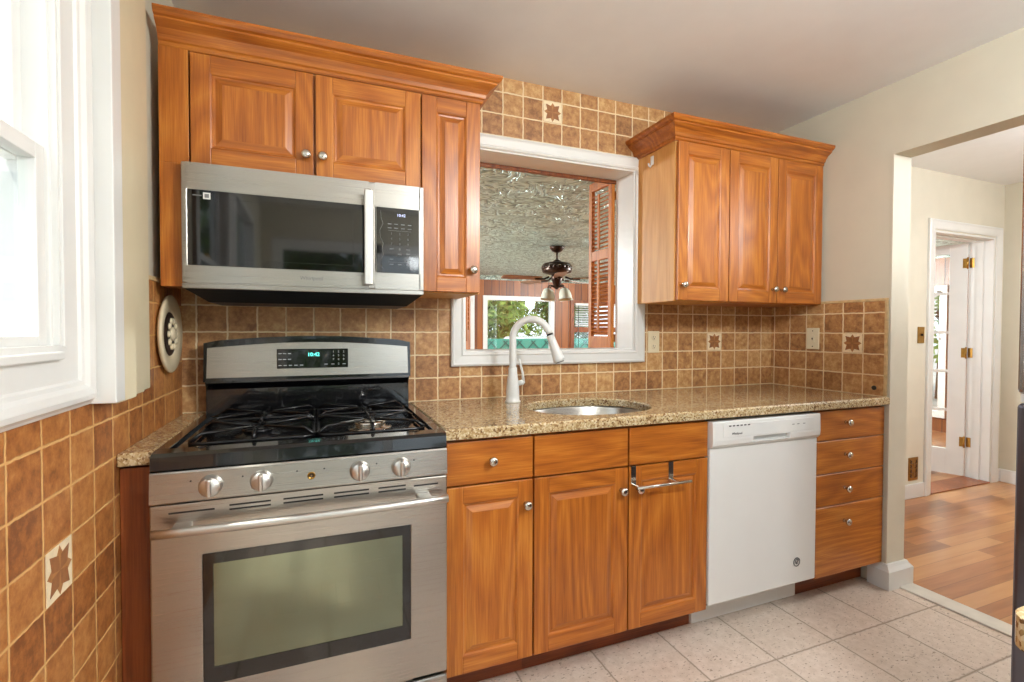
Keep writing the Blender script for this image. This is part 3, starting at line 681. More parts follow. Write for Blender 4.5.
def grate(cx):
    m = MB(); hw, y0, y1, z = .155, -.612, -.105, .936; r = .0052
    # outer frame, rounded corners
    c = []
    for (sx, sy, a0) in ((1, 1, 0), (-1, 1, 90), (-1, -1, 180), (1, -1, 270)):
        for k in range(4):
            a = R(a0+k*30); c.append((cx+sx*(hw-.03)+.03*math.cos(a), (y1-.03 if sy > 0 else y0+.03)+.03*math.sin(a), .917))
    m.tube(c, r, 8, closed=True)
    ym = (y0+y1)/2
    m.tube([(cx-hw, ym, .917), (cx-hw+.02, ym, z), (cx+hw-.02, ym, z), (cx+hw, ym, .917)], r, 8)
    for by in (-.49, -.22):
        for a in (35, 90, 145, 215, 270, 325):
            ca, sa = math.cos(R(a)), math.sin(R(a))
            ty = (y0 if by < -.3 else ym) if sa < 0 else (ym if by < -.3 else y1)
            tt = min(abs(hw/ca) if abs(ca) > .01 else 9, abs((ty-by)/sa) if abs(sa) > .01 else 9)
            ex, ey = cx+ca*tt, by+sa*tt; zb = z if abs(ey-ym) < .002 else .921
            m.tube([(cx+ca*.022, by+sa*.022, z), (cx+ca*tt*.86, by+sa*tt*.86, z+.002), (ex, ey, zb)], [.0042, .0052, .0056], 8)
    for sx in (-1, 1):
        for y in (y0+.03, ym, y1-.03): m.cyl((cx+sx*hw, y, .909), (cx+sx*hw, y, .924), .007, 8)
    return m
for cx in (.222, .546): obj('grate', grate(cx), 'iron', t)
# back guard
N = 16; top = []
for k in range(N+1):
    u = k/N; top.append((x0+.004+u*(x1-x0-.008), 1.182+.020*math.sin(math.pi*u)))
top[0] = (x0+.004, 1.176); top[-1] = (x1-.004, 1.176)
m = MB()
m.prism([(x0+.004, -.095, 1.035), (x1-.004, -.095, 1.035)]+[(x, -.085, z) for x, z in top[::-1]], (0, .07, 0))
m.box(x0+.008, x1-.008, -.075, -.02, .908, 1.036, .002)
m.prism([(x0+.01, -.075, 1.005), (x0+.01, -.098, 1.03), (x0+.01, -.095, 1.038), (x0+.01, -.06, 1.038)], (x1-x0-.02, 0, 0))
bgd = obj('back_guard', m, 'black', t)
top2 = [(x0+.016+u/16*(x1-x0-.032), 1.158+.020*math.sin(math.pi*u/16)) for u in range(17)]
m = MB(); m.prism([(x0+.014, -.0965, 1.049), (x1-.014, -.0965, 1.049)]+[(x, -.0895, z) for x, z in top2[::-1]], (0, .004, 0)); fp = obj('steel_fascia', m, 'steel', bgd)
obj('clock_panel', MB().box(.246, .502, -.0985, -.088, 1.078, 1.152, .002), 'black_glass', bgd)
m = MB(); yt = -.0992
m.text('10:42', (.375, yt, 1.130), .020, 1, bold=.0004)
for i, x in enumerate((.447, .466, .485)):
    for j, z in enumerate((1.140, 1.125, 1.110)): m.text(str(j*3+i+1), (x, yt, z), .011, 0)
m.text('0', (.466, yt, 1.092), .011, 0)
def bars(m, pts, w_, h, y, mi=0):
    for x, z in pts: m.box(x-w_/2, x+w_/2, y-.0003, y+.0003, z-h/2, z+h/2, 0, mi)
bars(m, [(.257, 1.135), (.273, 1.135), (.290, 1.135), (.257, 1.113), (.273, 1.113), (.290, 1.113), (.257, 1.090), (.275, 1.090), (.293, 1.090), (.312, 1.090), (.332, 1.090), (.420, 1.092), (.445, 1.092), (.487, 1.092)], .011, .0028, yt)
obj('display_print', m, ['pale_print', 'teal_led'], bgd)

# ------------------------------------------------------------------ microwave
t = thing('microwave', 'stainless over-the-range microwave with black glass door and keypad', 'microwave', (.376, -.18, 1.33))
x0, x1, yb, z0, z1 = .0035, .7485, -.325, 1.353, 1.7405
obj('case', MB().box(x0+.001, x1-.001, yb, -.002, z0, z1-.002, .002), 'black_matte', t)
m = MB(); A = [(x0+.004, -.362), (x1-.004, -.362), (x1-.004, -.01), (x0+.004, -.01)]; B = [(x0+.06, -.30), (x1-.05, -.30), (x1-.05, -.06), (x0+.06, -.06)]
va = [m.bm.verts.new((x, y, 1.3525)) for x, y in A]; vb = [m.bm.verts.new((x, y, 1.314)) for x, y in B]
m.bm.faces.new(va); m.bm.faces.new(vb[::-1])
for k in range(4): m.bm.faces.new((va[k], vb[k], vb[(k+1) % 4], va[(k+1) % 4]))
obj('underside', m, 'black_matte', t)
yf = -.368; xd = .580; zl = 1.658; zb_ = 1.424
def frame_front(m, a, b, za, zb, ia, ib, iza, izb, y0, y1, bev=.004):
    m.box(a, ia, y0, y1, za, zb, bev).box(ib, b, y0, y1, za, zb, bev).box(ia-.005, ib+.005, y0, y1, za, iza, 0).box(ia-.005, ib+.005, y0, y1, izb, zb, 0)
m = MB(); frame_front(m, x0, xd-.001, z0+.016, z1, .021, .552, zb_, zl, yf, yb-.001)
md = obj('door', m, 'steel', t)
obj('door_glass', MB().box(.019, .554, yf-.0005, yb-.002, zb_, zl, .001), 'black_glass', md)
m = MB(); frame_front(m, .145, .505, 1.446, 1.634, .1455, .5045, 1.4465, 1.6335, yf-.0008, yf-.0003, 0)
obj('inner_window_outline', m, 'black_matte', md)
m = MB().box(.538, .566, yf-.046, yf-.034, 1.378, 1.704, .005, 0, 3).box(.543, .561, yf-.040, yf-.0005, 1.386, 1.404, .003).box(.543, .561, yf-.040, yf-.0005, 1.678, 1.696, .003)
obj('handle', m, 'steel_bar', md)
m = MB(); frame_front(m, xd+.001, x1, z0+.016, z1, xd+.003, .731, 1.427, 1.657, yf, yb-.001, .0015)
mp_ = obj('control_side', m, 'steel', t)
obj('keypad_glass', MB().box(xd+.003, .731, yf-.0005, yb-.002, 1.427, 1.657, .001), 'black_glass', mp_)
obj('bottom_trim', MB().box(x0, x1, yf-.001, yb-.001, z0, z0+.0155, .002), 'steel', t)
m = MB(); yt = yf-.0012
m.text('10:42', (.668, yt, 1.632), .014, 1)
for i, x in enumerate((.634, .663, .692)):
    for j, z in enumerate((1.566, 1.548, 1.530)): m.text(str(j*3+i+1), (x, yt, z), .011, 0)
m.text('0', (.663, yt, 1.512), .011, 0)
bars(m, [(.628, 1.600), (.650, 1.600), (.674, 1.600), (.698, 1.600), (.628, 1.586), (.650, 1.586), (.674, 1.586), (.698, 1.586), (.634, 1.512), (.692, 1.512), (.692, 1.497), (.663, 1.495), (.634, 1.476), (.692, 1.476), (.634, 1.458), (.663, 1.458), (.692, 1.458)], .013, .0028, yt)
bars(m, [(.663, 1.577), (.663, 1.466)], .08, .0007, yt)
m.tube([(.597, yt, 1.645), (.598, yt, 1.62), (.605, yt, 1.60), (.594, yt, 1.575), (.596, yt, 1.55), (.606, yt, 1.53), (.602, yt, 1.51), (.606, yt, 1.49), (.596, yt, 1.47), (.597, yt, 1.45), (.605, yt, 1.442)], .0007, 5, 0)
obj('keypad_print', m, ['grey_print', 'blue_led'], mp_)
obj('brand_lettering', MB().text('Whirlpool', (.372, yf-.0005, 1.397), .017, 0), 'grey_print', md)
m = MB(); bars(m, [(.046, 1.640)], .024, .003, yf-.0012); m.box(.062, .082, yf-.0016, yf-.0008, 1.630, 1.650, 0, 1).box(.066, .078, yf-.0018, yf-.0016, 1.634, 1.646, 0, 0)
obj('sticker', m, ['grey_print', 'white'], md)

# ------------------------------------------------------------------ dishwasher
t = thing('dishwasher', 'white built-in dishwasher between the sink cabinet and the drawers', 'dishwasher', (2.13, -.3, 0))
x0, x1 = 1.8315, 2.4385
obj('tub', MB().box(x0+.004, x1-.004, -.600, -.03, .105, .868).box(x0+.03, x1-.03, -.50, -.06, 0, .105), 'black_matte', t)
dd = obj('door', MB().box(x0, x1, -.640, -.601, .128, .757, .004), 'appl_white', t)
m = MB()
px0, px1, pz0, pz1 = 2.045, 2.255, .772, .796          # handle pocket
sec = [(-.643, .7585), (-.653, .772), (-.655, .790), (-.653, .860), (-.650, .866), (-.601, .866), (-.601, .7585)]
m.prism([(x0, a, b) for a, b in sec], (px0-x0, 0, 0)); m.prism([(px1, a, b) for a, b in sec], (x1-px1, 0, 0))
m.prism([(px0, a, b) for a, b in ((-.6548, pz1), (-.653, .860), (-.650, .866), (-.601, .866), (-.601, pz1))], (px1-px0, 0, 0))
m.prism([(px0, a, b) for a, b in ((-.643, .7585), (-.653, .772), (-.601, .772), (-.601, .7585))], (px1-px0, 0, 0))
m.box(px0, px1, -.632, -.601, pz0-.001, pz1+.001)
cp = obj('control_panel', m, 'appl_white', t)
obj('panel_inset', MB().box(1.885, 2.395, -.6556, -.652, .800, .853, .0015), 'appl_white', cp)
m = MB(); bars(m, [(1.918+.020*k, .846) for k in range(6)], .012, .005, -.6560); bars(m, [(2.27, .83), (2.30, .83), (2.335, .83)], .014, .003, -.6560, 1)
m.text('Whirlpool', (1.955, -.6560, .814), .013, 0)
obj('panel_print', m, ['dark_print', 'grey_print'], cp)
m = MB(); c0 = Vector((2.322, -.6405, .222))
m.lathe(c0, (0, -1, 0), [(.020, 0), (.020, .001), (.016, .0012), (.016, .0002)], 28, cap=False)
m.tube([c0+Vector((.012*math.cos(a)*(1-i*.05), -.001, .013*math.sin(a)*(1-i*.05))) for i, a in enumerate([R(40+k*26) for k in range(12)])], .0014, 6)
m.tube([c0+Vector(p) for p in ((-.004, -.001, -.008), (.001, -.001, .001), (.009, -.001, .007))], .0018, 6)
obj('emblem', m, 'dark_print', dd)
obj('toe_panel', MB().box(x0+.001, x1-.001, -.545, -.527, .004, .118, .002), 'appl_white', t)

# ------------------------------------------------------------------ wall fittings
def outlet(label, o, ux, n, decora=False, mat='cream_plastic', h=.115, w_=.072, ornate=False):
    o, ux, n = Vector(o), Vector(ux), Vector(n); uz = Vector((0, 0, 1)); rot = Matrix((ux, -n, uz)).transposed()
    t = thing('wall_outlet' if 'outlet' in label else 'wall_switch', label, 'outlet' if 'outlet' in label else 'switch', o)
    m = MB(); m.obox(o+n*.003, (w_, .006, h), rot, .0025); obj('cover_plate', m, mat, t)
    if ornate:
        m = MB()
        for i in range(4):
            for s_ in (-1, 1): m.tube([o+n*.0065+uz*(h*(-.36+i*.2))+ux*(s_*w_*(.12+.25*abs(math.sin(k*.9))))+uz*(k*h*.028) for k in range(6)], .0035, 6)
        obj('relief', m, 'bronze', t)
    if decora:
        obj('rocker', MB().obox(o+n*.007, (.020, .004, .040), rot, .001), mat, t)
        m = MB(); m.obox(o+n*.0092, (.006, .003, .010), rot, .001); m.lathe(o+n*.006+uz*.042, n, [(.003, 0), (.003, .001)], 10); m.lathe(o+n*.006-uz*.042, n, [(.003, 0), (.003, .001)], 10)
        obj('indicator', m, 'bronze', t)
    else:
        for s_ in (-1, 1):
            c = o+uz*(.024*s_*h/.115)
            r_ = obj('receptacle', MB().lathe(c+n*.0055, n, [(.0155, 0), (.0155, .002), (.014, .003), (.001, .003)], 22, sx=1, sy=1), mat, t)
            m = MB(); m.obox(c+n*.0088-ux*.006+uz*.003, (.002, .001, .009), rot).obox(c+n*.0088+ux*.006+uz*.003, (.002, .001, .007), rot).lathe(c+n*.0083-uz*.007, n, [(.0025, 0), (.0025, .001)], 10)
            obj('slots', m, 'dark_print', r_)
    return t
outlet('ivory duplex outlet on the tiled back wall beside the pass-through frame', (2.049, -.0005, 1.167), (1, 0, 0), (0, -1, 0))
outlet('ivory plate with a small rocker switch on the right corner tiles', (XR-.0085, -.267, 1.186), (0, -1, 0), (-1, 0, 0), True)
outlet('ornate brass outlet plate low on the hall wall above the baseboard', (4.465, .0995, .215), (1, 0, 0), (0, -1, 0), False, 'brass', .17, .11, True)
t = thing('wall_switch', 'aged brass switch plate on the hall wall beside the door', 'switch', (4.526, .0995, 1.20))
obj('cover_plate', MB().box(4.488, 4.564, .0935, .0995, 1.142, 1.262, .002), 'brass', t)
obj('toggle', MB().box(4.521, 4.531, .082, .094, 1.195, 1.212, .002), 'bronze', t)

# round wall plaque on the left wall above the stove corner
t = thing('wall_plaque', 'round cream wall plaque with dark ornate centre hanging left of the stove', 'wall plaque', (XL+.009, -.205, 1.21))
c = Vector((XL+.0085, -.205, 1.21))
obj('rim', MB().lathe(c, (1, 0, 0), [(.105, 0), (.128, .010), (.130, .016), (.124, .020), (.085, .014), (.074, .012), (.070, .006)], 48, sx=1, sy=1), 'ceramic', t)
obj('inner_dish', MB().lathe(c+Vector((.0065, 0, 0)), (1, 0, 0), [(.074, 0), (.072, .006), (.068, .008), (.001, .0085)], 40), 'bronze', t)
m = MB()
for k in range(10):
    a = k*2*math.pi/10; q = c+Vector((.017, .044*math.cos(a), .044*math.sin(a))); m.lathe(q, (1, 0, 0), [(.012, 0), (.011, .004), (.006, .007), (.001, .008)], 10)
m.lathe(c+Vector((.016, 0, 0)), (1, 0, 0), [(.024, 0), (.023, .006), (.014, .011), (.001, .012)], 20)
obj('relief_rosette', m, 'ceramic', t)

# ------------------------------------------------------------------ pass-through shutters
def louvre(m, p0, p1, z, depth=.026, tilt=35):
    p0, p1 = Vector(p0), Vector(p1); d = (p1-p0); L_ = d.length; d.normalize(); n = d.cross(Vector((0, 0, 1)))
    rot = Matrix((d, n, Vector((0, 0, 1)))).transposed() @ Matrix.Rotation(R(tilt), 3, 'X')
    m.obox((p0+p1)/2+Vector((0, 0, z)), (L_, depth, .004), rot)
def shutter(p0, ang, wd, z0, z1, label, mids=(1.72,)):
    d = Vector((math.cos(R(ang)), math.sin(R(ang)), 0)); p0 = Vector(p0); n = Vector((-d.y, d.x, 0)); rot = Matrix((d, n, Vector((0, 0, 1)))).transposed()
    t = thing('louvered_shutter', label, 'shutter', (p0.x, p0.y, z0), 'wooden louvered shutters of the pass-through')
    m = MB(); sw = .032
    def bx(a, b, za, zb): m.obox(p0+d*((a+b)/2)+Vector((0, 0, (za+zb)/2)), (b-a, .022, zb-za), rot, .002)
    bx(0, sw, z0, z1); bx(wd-sw, wd, z0, z1); bx(sw, wd-sw, z0, z0+.07); bx(sw, wd-sw, z1-.05, z1)
    for z in mids: bx(sw, wd-sw, z-.028, z+.028)
    obj('frame', m, 'shutter', t)
    m = MB(); z = z0+.085
    while z < z1-.06:
        if all(abs(z-q) > .042 for q in mids): louvre(m, p0+d*sw, p0+d*(wd-sw), z, tilt=32 if ang > 90 else -32)
        z += .0235
    obj('louvres', m, 'shutter', t)
    m = MB()
    segs = [z0+.075]+sorted(mids)+[z1-.055]
    for a, b in zip(segs, segs[1:]): m.obox(p0+d*(wd/2)+n*(.018 if ang > 90 else -.018)+Vector((0, 0, (a+b)/2)), (.016, .008, b-a-.06), rot)
    obj('tilt_rod', m, 'shutter', t)
    for z in (z0+.06, z1-.12):
      m = MB(); m.obox(p0-n*.012+Vector((0, 0, z)), (.02, .004, .045), rot).cyl(p0-n*.014+Vector((0, 0, z-.022)), p0-n*.014+Vector((0, 0, z+.022)), .005, 8)
      obj('hinge', m, 'brass', t)
    return t
shutter((1.907, .172, 0), 91, .235, 1.125, 2.09, 'reddish louvered shutter leaf at the right of the pass-through, hinged to its jamb', (1.66,))
shutter((1.022, .172, 0), 60, .235, 1.125, 2.09, 'louvered shutter open at the left edge of the pass-through, mostly behind the cabinet', (1.20, 1.66))

# ------------------------------------------------------------------ hall
HY = .10
m = MB(); DX0, DX1, DH = 4.67, 5.47, 1.985
m.box(3.04, DX0, HY, HY+.15, 0, 2.42).box(DX1, 5.75, HY, HY+.15, 0, 2.42).box(DX0, DX1, HY, HY+.15, DH, 2.42); struct('wall_hall_back', m, ['wall_hall'])
m = MB(); m.box(3.04, DX0, .25, .26, 0, 2.2).box(DX1, 7.6, .25, .26, 0, 2.2).box(DX0, DX1, .25, .26, DH, 2.2); struct('wall_far_near_right', m, 'panelling')
m = MB(); m.box(5.6, 5.75, -3.7, HY, 0, 2.42); struct('wall_hall_right', m, 'wall')
m = MB(); m.box(3.04, 5.75, -3.75, -3.7, 0, 2.42); struct('wall_hall_rear', m, 'wall')
m = MB(); m.box(3.072, DX0-.085, HY-.016, HY-.0005, 0, .105, .004).box(DX1+.085, 5.6, HY-.016, HY-.0005, 0, .105, .004); struct('baseboard_hall', m, 'white')
m = MB(); m.box(5.584, 5.5995, -3.6, HY-.017, 0, .105, .004); struct('baseboard_hall_right', m, 'white')
m = MB(); m.box(DX0, DX0+.014, HY-.002, .26, 0, DH).box(DX1-.014, DX1, HY-.002, .26, 0, DH).box(DX0+.014, DX1-.014, HY-.002, .26, DH-.014, DH)
m.box(DX1-.026, DX1-.014, .16, .20, 0, DH-.014).box(DX0+.014, DX1-.026, .16, .20, DH-.026, DH-.014)
d2 = struct('door_2', m, 'white')
ca = [(.008, 0), (.080, 0), (.080, .014), (.070, .020), (.058, .016), (.022, .013), (.012, .010), (.008, .008)]
m = MB(); m.sweep([(DX0, HY-.0005, 0), (DX0, HY-.0005, DH), (DX1, HY-.0005, DH), (DX1, HY-.0005, 0)][::-1], [(a, b) for a, b in ca], (0, -1, 0))
obj('casing', m, 'white', d2)
obj('threshold', MB().box(DX0+.014, DX1-.014, .09, .27, .0, .008, .002), 'panel', d2)
# french door leaf swung open into the far room
hx, hy = 5.452, .262; dd_ = Vector((-.30, .954, 0)).normalized(); nn = Vector((-dd_.y, dd_.x, 0)); rot = Matrix((dd_, nn, Vector((0, 0, 1)))).transposed(); p0 = Vector((hx, hy, 0))
LW = .77
lt = thing('french_door', 'white glazed french door swung open at the end of the hall', 'door', (hx, hy, 0))
def lb(m, a, b, za, zb, th=.036, off=0, bev=.002): m.obox(p0+dd_*((a+b)/2)+nn*off+Vector((0, 0, (za+zb)/2)), (b-a, th, zb-za), rot, bev)
m = MB(); lb(m, 0, .115, .012, 1.965); lb(m, LW-.115, LW, .012, 1.965); lb(m, .115, LW-.115, .012, .225); lb(m, .115, LW-.115, 1.885, 1.965)
obj('frame', m, 'white', lt)
m = MB()
for k in range(1, 5): lb(m, .115, LW-.115, .225+k*.332-.012, .225+k*.332+.012, .022)
for k in (1, 2): x = .115+(LW-.23)*k/3; lb(m, x-.011, x+.011, .225, 1.885, .021, 0, 0)
obj('glazing_bars', m, 'white', lt)
m = MB(); lb(m, .112, LW-.112, .222, 1.888, .004, 0, 0); obj('pane', m, 'glass', lt)
for z in (1.80, 1.05, .30):
    m = MB(); m.obox(p0+dd_*.018-nn*-.0195+Vector((0, 0, z)), (.026, .003, .08), rot); m.cyl(p0+nn*.022+Vector((0, 0, z-.048)), p0+nn*.022+Vector((0, 0, z+.048)), .006, 10)
    m.box(5.4525, 5.4555, .222, .252, z-.04, z+.04)
    obj('hinge', m, 'brass', lt)
m = MB(); q = p0+dd_*(LW-.06)+Vector((0, 0, .95))
for s_ in (-1, 1): m.lathe(q+nn*.018*s_, nn*s_, [(.026, 0), (.026, .004), (.01, .008), (.01, .03), (.024, .04), (.026, .05), (.018, .06), (.001, .062)], 18)
obj('door_knob', m, 'brass', lt)

# ------------------------------------------------------------------ far room beyond the pass-through
def wall_with_holes(name, x0, x1, y0, y1, H, holes, axis, mat):
    """holes along axis 'x' or 'y': (a,b,z0,z1)"""
    m = MB(); holes = sorted(holes); c = x0 if axis == 'x' else y0; end = x1 if axis == 'x' else y1
    def bx(a, b, za, zb):
        if b-a < 1e-4 or zb-za < 1e-4: return
        if axis == 'x': m.box(a, b, y0, y1, za, zb)
        else: m.box(x0, x1, a, b, za, zb)
    for a, b, za, zb in holes: bx(c, a, 0, H); bx(a, b, 0, za); bx(a, b, zb, H); c = b
    bx(c, end, 0, H); return struct(name, m, mat)
FY = 6.1
wins = [(3.16, 4.46, .62, 1.80), (4.90, 6.10, .62, 1.76), (1.9, 2.90, .62, 1.8)]
wall_with_holes('wall_far', -1.4, 7.6, FY, FY+.12, 2.2, wins, 'x', 'panelling')
wall_with_holes('wall_far_right', 7.5, 7.6, .26, FY, 2.2, [(1.47, 2.65, .22, 1.74), (3.4, 4.8, .6, 1.74)], 'y', 'panelling')
wall_with_holes('wall_far_left', -1.4, -1.3, .15, FY, 2.2, [(1.5, 3.2, .6, 1.8)], 'y', 'panelling')
obj_n = 3
def far_window(a, b, z0, z1, axis, c, fm='white', n=None):
    m = MB(); w_ = .055
    def bx(p, q, za, zb, d0, d1):
        if axis == 'x': m.box(p, q, c+d0, c+d1, za, zb, .004)
        else: m.box(c+d0, c+d1, p, q, za, zb, .004)
    bx(a-.05, a+.03, z0-.05, z1+.05, -.03, .06); bx(b-.03, b+.05, z0-.05, z1+.05, -.03, .06); bx(a+.03, b-.03, z1-.03, z1+.05, -.03, .06); bx(a+.03, b-.03, z0-.05, z0+.03, -.03, .06)
    o = struct('window_%d' % n, m, fm)
    m = MB()
    if axis == 'x': m.box(a+.03, b-.03, c+.03, c+.034, z0+.03, z1-.03)
    else: m.box(c+.03, c+.034, a+.03, b-.03, z0+.03, z1-.03)
    obj('pane', m, 'glass', o); return o
far_window(*wins[0], 'x', FY, n=3); far_window(*wins[1], 'x', FY, 'panel', n=4); far_window(*wins[2], 'x', FY, n=5)
far_window(1.47, 2.65, .22, 1.74, 'y', 7.5, n=6); far_window(3.4, 4.8, .6, 1.74, 'y', 7.5, n=7); far_window(1.5, 3.2, .6, 1.8, 'y', -1.35, n=8)
def blind(label, a, b, zt, zb, axis, c):
    loc = ((a+b)/2, c, zb) if axis == 'x' else (c, (a+b)/2, zb)
    t = thing('window_blind', label, 'blind', loc, 'white slatted window blinds')
    def mk(m, p, q, za, zb_, d0, d1):
        if axis == 'x': m.box(p, q, c+d0, c+d1, za, zb_)
        else: m.box(c+d0, c+d1, p, q, za, zb_)
    m = MB(); mk(m, a, b, zt-.045, zt, -.05, .0); obj('head_rail', m, 'white', t)
    m = MB(); z = zt-.07
    while z > zb+.03:
        if axis == 'x': m.obox(((a+b)/2, c-.025, z), (b-a-.02, .042, .003), Matrix.Rotation(R(28), 3, 'X'))
        else: m.obox((c-.025, (a+b)/2, z), (.042, b-a-.02, .003), Matrix.Rotation(R(-28), 3, 'Y'))
        z -= .045
    obj('slats', m, 'white', t)
    m = MB(); mk(m, a, b, zb, zb+.02, -.04, -.01); obj('bottom_rail', m, 'white', t)
    m = MB(); p = a+.06
    if axis == 'x': m.cyl((p, c-.052, zt-.04), (p, c-.052, .7), .006, 6)
    else: m.cyl((c-.052, p, zt-.04), (c-.052, p, .9), .004, 6)
    obj('pull_cord', m, 'dark_print', t); return t
blind('white slatted blind half lowered in the far right window past the fan', 4.93, 6.07, 1.75, 1.32, 'x', FY-.035)
obj('sash_rail', MB().box(4.93, 6.07, FY-.02, FY+.03, 1.20, 1.30, .004), 'panel', bpy.data.objects['window_4'])
blind('white slatted blind in the far window left of the trees, mostly hidden by the cabinet', 1.93, 2.87, 1.79, .70, 'x', FY-.035)
blind('white slatted blind seen through the hall door panes', 1.50, 2.62, 1.73, 1.15, 'y', 7.465)
m = MB(); m.sweep([(-1.3, .16, 2.2), (-1.3, FY, 2.2), (7.5, FY, 2.2), (7.5, .27, 2.2)], [(0, 0), (.07, 0), (.06, -.012), (.03, -.03), (.012, -.06), (0, -.07)], (0, 0, 1)); struct('trim_4', m, 'tin')

# ceiling fan
FX, FYY = 2.972, 2.95
t = thing('ceiling_fan', 'dark bronze ceiling fan with glass light shades beyond the pass-through', 'ceiling fan', (FX, FYY, 2.199))
obj('canopy', MB().lathe((FX, FYY, 2.199), (0, 0, -1), [(.085, 0), (.082, .02), (.055, .055), (.02, .07)], 24), 'bronze', t)
obj('downrod', MB().cyl((FX, FYY, 2.135), (FX, FYY, 2.03), .012).lathe((FX, FYY, 2.055), (0, 0, -1), [(.014, 0), (.05, .025), (.055, .035)], 20), 'bronze', t)
mo = obj('motor_housing', MB().lathe((FX, FYY, 2.025), (0, 0, -1), [(.06, 0), (.15, .02), (.170, .04), (.172, .10), (.165, .125), (.10, .145), (.07, .15)], 32), 'bronze', t)
m = MB()
for k in range(20):
    a = k*math.pi/10; m.lathe((FX+.171*math.cos(a), FYY+.171*math.sin(a), 1.955), (math.cos(a), math.sin(a), 0), [(.022, 0), (.018, .006), (.004, .009)], 8)
obj('filigree', m, 'bronze', mo)
for k in range(5):
    a = R(18+72*k+14); d = Vector((math.cos(a), math.sin(a), 0)); n = Vector((-d.y, d.x, 0)); o = Vector((FX, FYY, 1.825))
    rot = Matrix((d, n, Vector((0, 0, 1)))).transposed() @ Matrix.Rotation(R(10), 3, 'X')
    m = MB(); pp = [(.20, -.05), (.24, -.062), (.62, -.072), (.66, -.05), (.665, 0), (.66, .05), (.62, .072), (.24, .062), (.20, .05)]
    m.prism([o+rot @ Vector((x, y, 0)) for x, y in pp], rot @ Vector((0, 0, .007))); bl = obj('blade', m, 'fan_blade', t)
    obj('blade_bracket', MB().tube([o+d*.10+Vector((0, 0, .02)), o+d*.16+Vector((0, 0, -.004)), o+d*.27+Vector((0, 0, -.004))], [.012, .010, .016], 8), 'bronze', bl)
obj('light_hub', MB().lathe((FX, FYY, 1.875), (0, 0, -1), [(.06, 0), (.07, .03), (.05, .10), (.03, .15), (.008, .17)], 24), 'bronze', t)
for k in range(4):
    a = R(12+90*k); d = Vector((math.cos(a), math.sin(a), 0)); o = Vector((FX, FYY, 1.735))
    ar = obj('light_arm', MB().tube([o+d*.04, o+d*.09+Vector((0, 0, .015)), o+d*.125, o+d*.13+Vector((0, 0, -.03))], .009, 8), 'bronze', t)
    obj('glass_shade', MB().lathe(o+d*.13+Vector((0, 0, -.025)), Vector((0, 0, -1))+d*.15, [(.025, 0), (.045, .012), (.062, .06), (.068, .11), (.078, .13)], 20, cap=False), 'frosted', ar)

# ------------------------------------------------------------------ fridge and rear counter (mostly outside the frame)
t = thing('refrigerator', 'stainless steel refrigerator cut off by the right edge of the photo', 'refrigerator', (2.35, -1.95, 0))
obj('cabinet', MB().box(1.955, 2.78, -2.35, -1.585, .03, 1.735, .004).box(1.96, 2.75, -2.3, -1.62, 0, .03), 'grey_side', t)
for z0_, z1_ in ((1.076, 1.747), (.06, 1.056)):
    o = obj('door', MB().box(1.942, 2.79, -1.580, -1.500, z0_, z1_, .012, 0, 3), 'steel_v' if z0_ > 1 else 'steel_dark', t)
    m = MB(); zz = (z0_+.05, z0_+.45) if z0_ > 1 else (z1_-.5, z1_-.05)
    m.tube([(2.70, -1.501, zz[0]), (2.70, -1.455, zz[0]+.02), (2.70, -1.455, zz[1]-.02), (2.70, -1.501, zz[1])], .011, 10); obj('handle', m, 'nickel', o)
obj('door_gasket', MB().box(1.96, 2.77, -1.578, -1.502, 1.0565, 1.0755), 'white', t)
t = thing('base_cabinet', 'oak base cabinet under the rear counter beside the refrigerator, outside the view', 'cabinet', (1.5, -2.2, 0))
obj('body', MB().box(1.14, 1.90, -2.47, -1.905, .10, .878).box(1.16, 1.88, -2.45, -1.96, 0, .10), 'oak_v', t)
m = MB(); r_ = .03; pl = []
for cx_, cy_, a0 in ((1.090+r_, -2.50+r_, 180), (1.93-.002, -2.50+.002, 270), (1.93-.002, -1.845-.002, 0), (1.090+r_, -1.845-r_, 90)):
    rr = r_ if cx_ < 1.5 else .002
    for k in range(6): a = R(a0+k*18); pl.append((cx_+rr*math.cos(a), cy_+rr*math.sin(a), .880))
m.prism(pl, (0, 0, .034)); o = obj('countertop', m, 'granite', None, (1.5, -2.2, .88)); tag(o, 'rounded corner of a second granite countertop at the lower right edge', 'countertop')

# ------------------------------------------------------------------ ceiling lamps added out of view to light the rooms
def added_ceiling_lamp(x, y, z, label, power, r=.17, col=(.95, .99, 1)):
    t = thing('ceiling_light', label, 'lamp', (x, y, z))
    obj('base', MB().lathe((x, y, z-.0005), (0, 0, -1), [(r, 0), (r, .02), (r*.95, .03)], 32), 'nickel', t)
    obj('diffuser', MB().lathe((x, y, z-.03), (0, 0, -1), [(r*.92, 0), (r*.88, .03), (r*.6, .06), (r*.2, .075), (.002, .077)], 32), 'lamp_glass', t)
    l = bpy.data.lights.new('ceiling_light_bulb', 'POINT'); l.energy = power; l.color = col; l.shadow_soft_size = .11  # point light added in the open air below the diffuser
    o = bpy.data.objects.new('ceiling_light_bulb', l); COL.objects.link(o); o.location = (x, y, z-.26); return t
added_ceiling_lamp(1.6, -2.25, ZC, 'round flush ceiling light of the kitchen, above the camera', 70)
added_ceiling_lamp(2.45, -3.0, ZC, 'round flush ceiling light behind the camera', 50)
added_ceiling_lamp(4.3, -1.5, 2.42, 'round flush ceiling light in the hall', 60, col=(.97, .99, 1))
added_ceiling_lamp(.3, 3.6, 2.2, 'round flush ceiling light in the far room, left side', 380, col=(.92, 1, 1))
added_ceiling_lamp(5.6, 2.6, 2.2, 'round flush ceiling light in the far room, right side', 380, col=(.92, 1, 1))

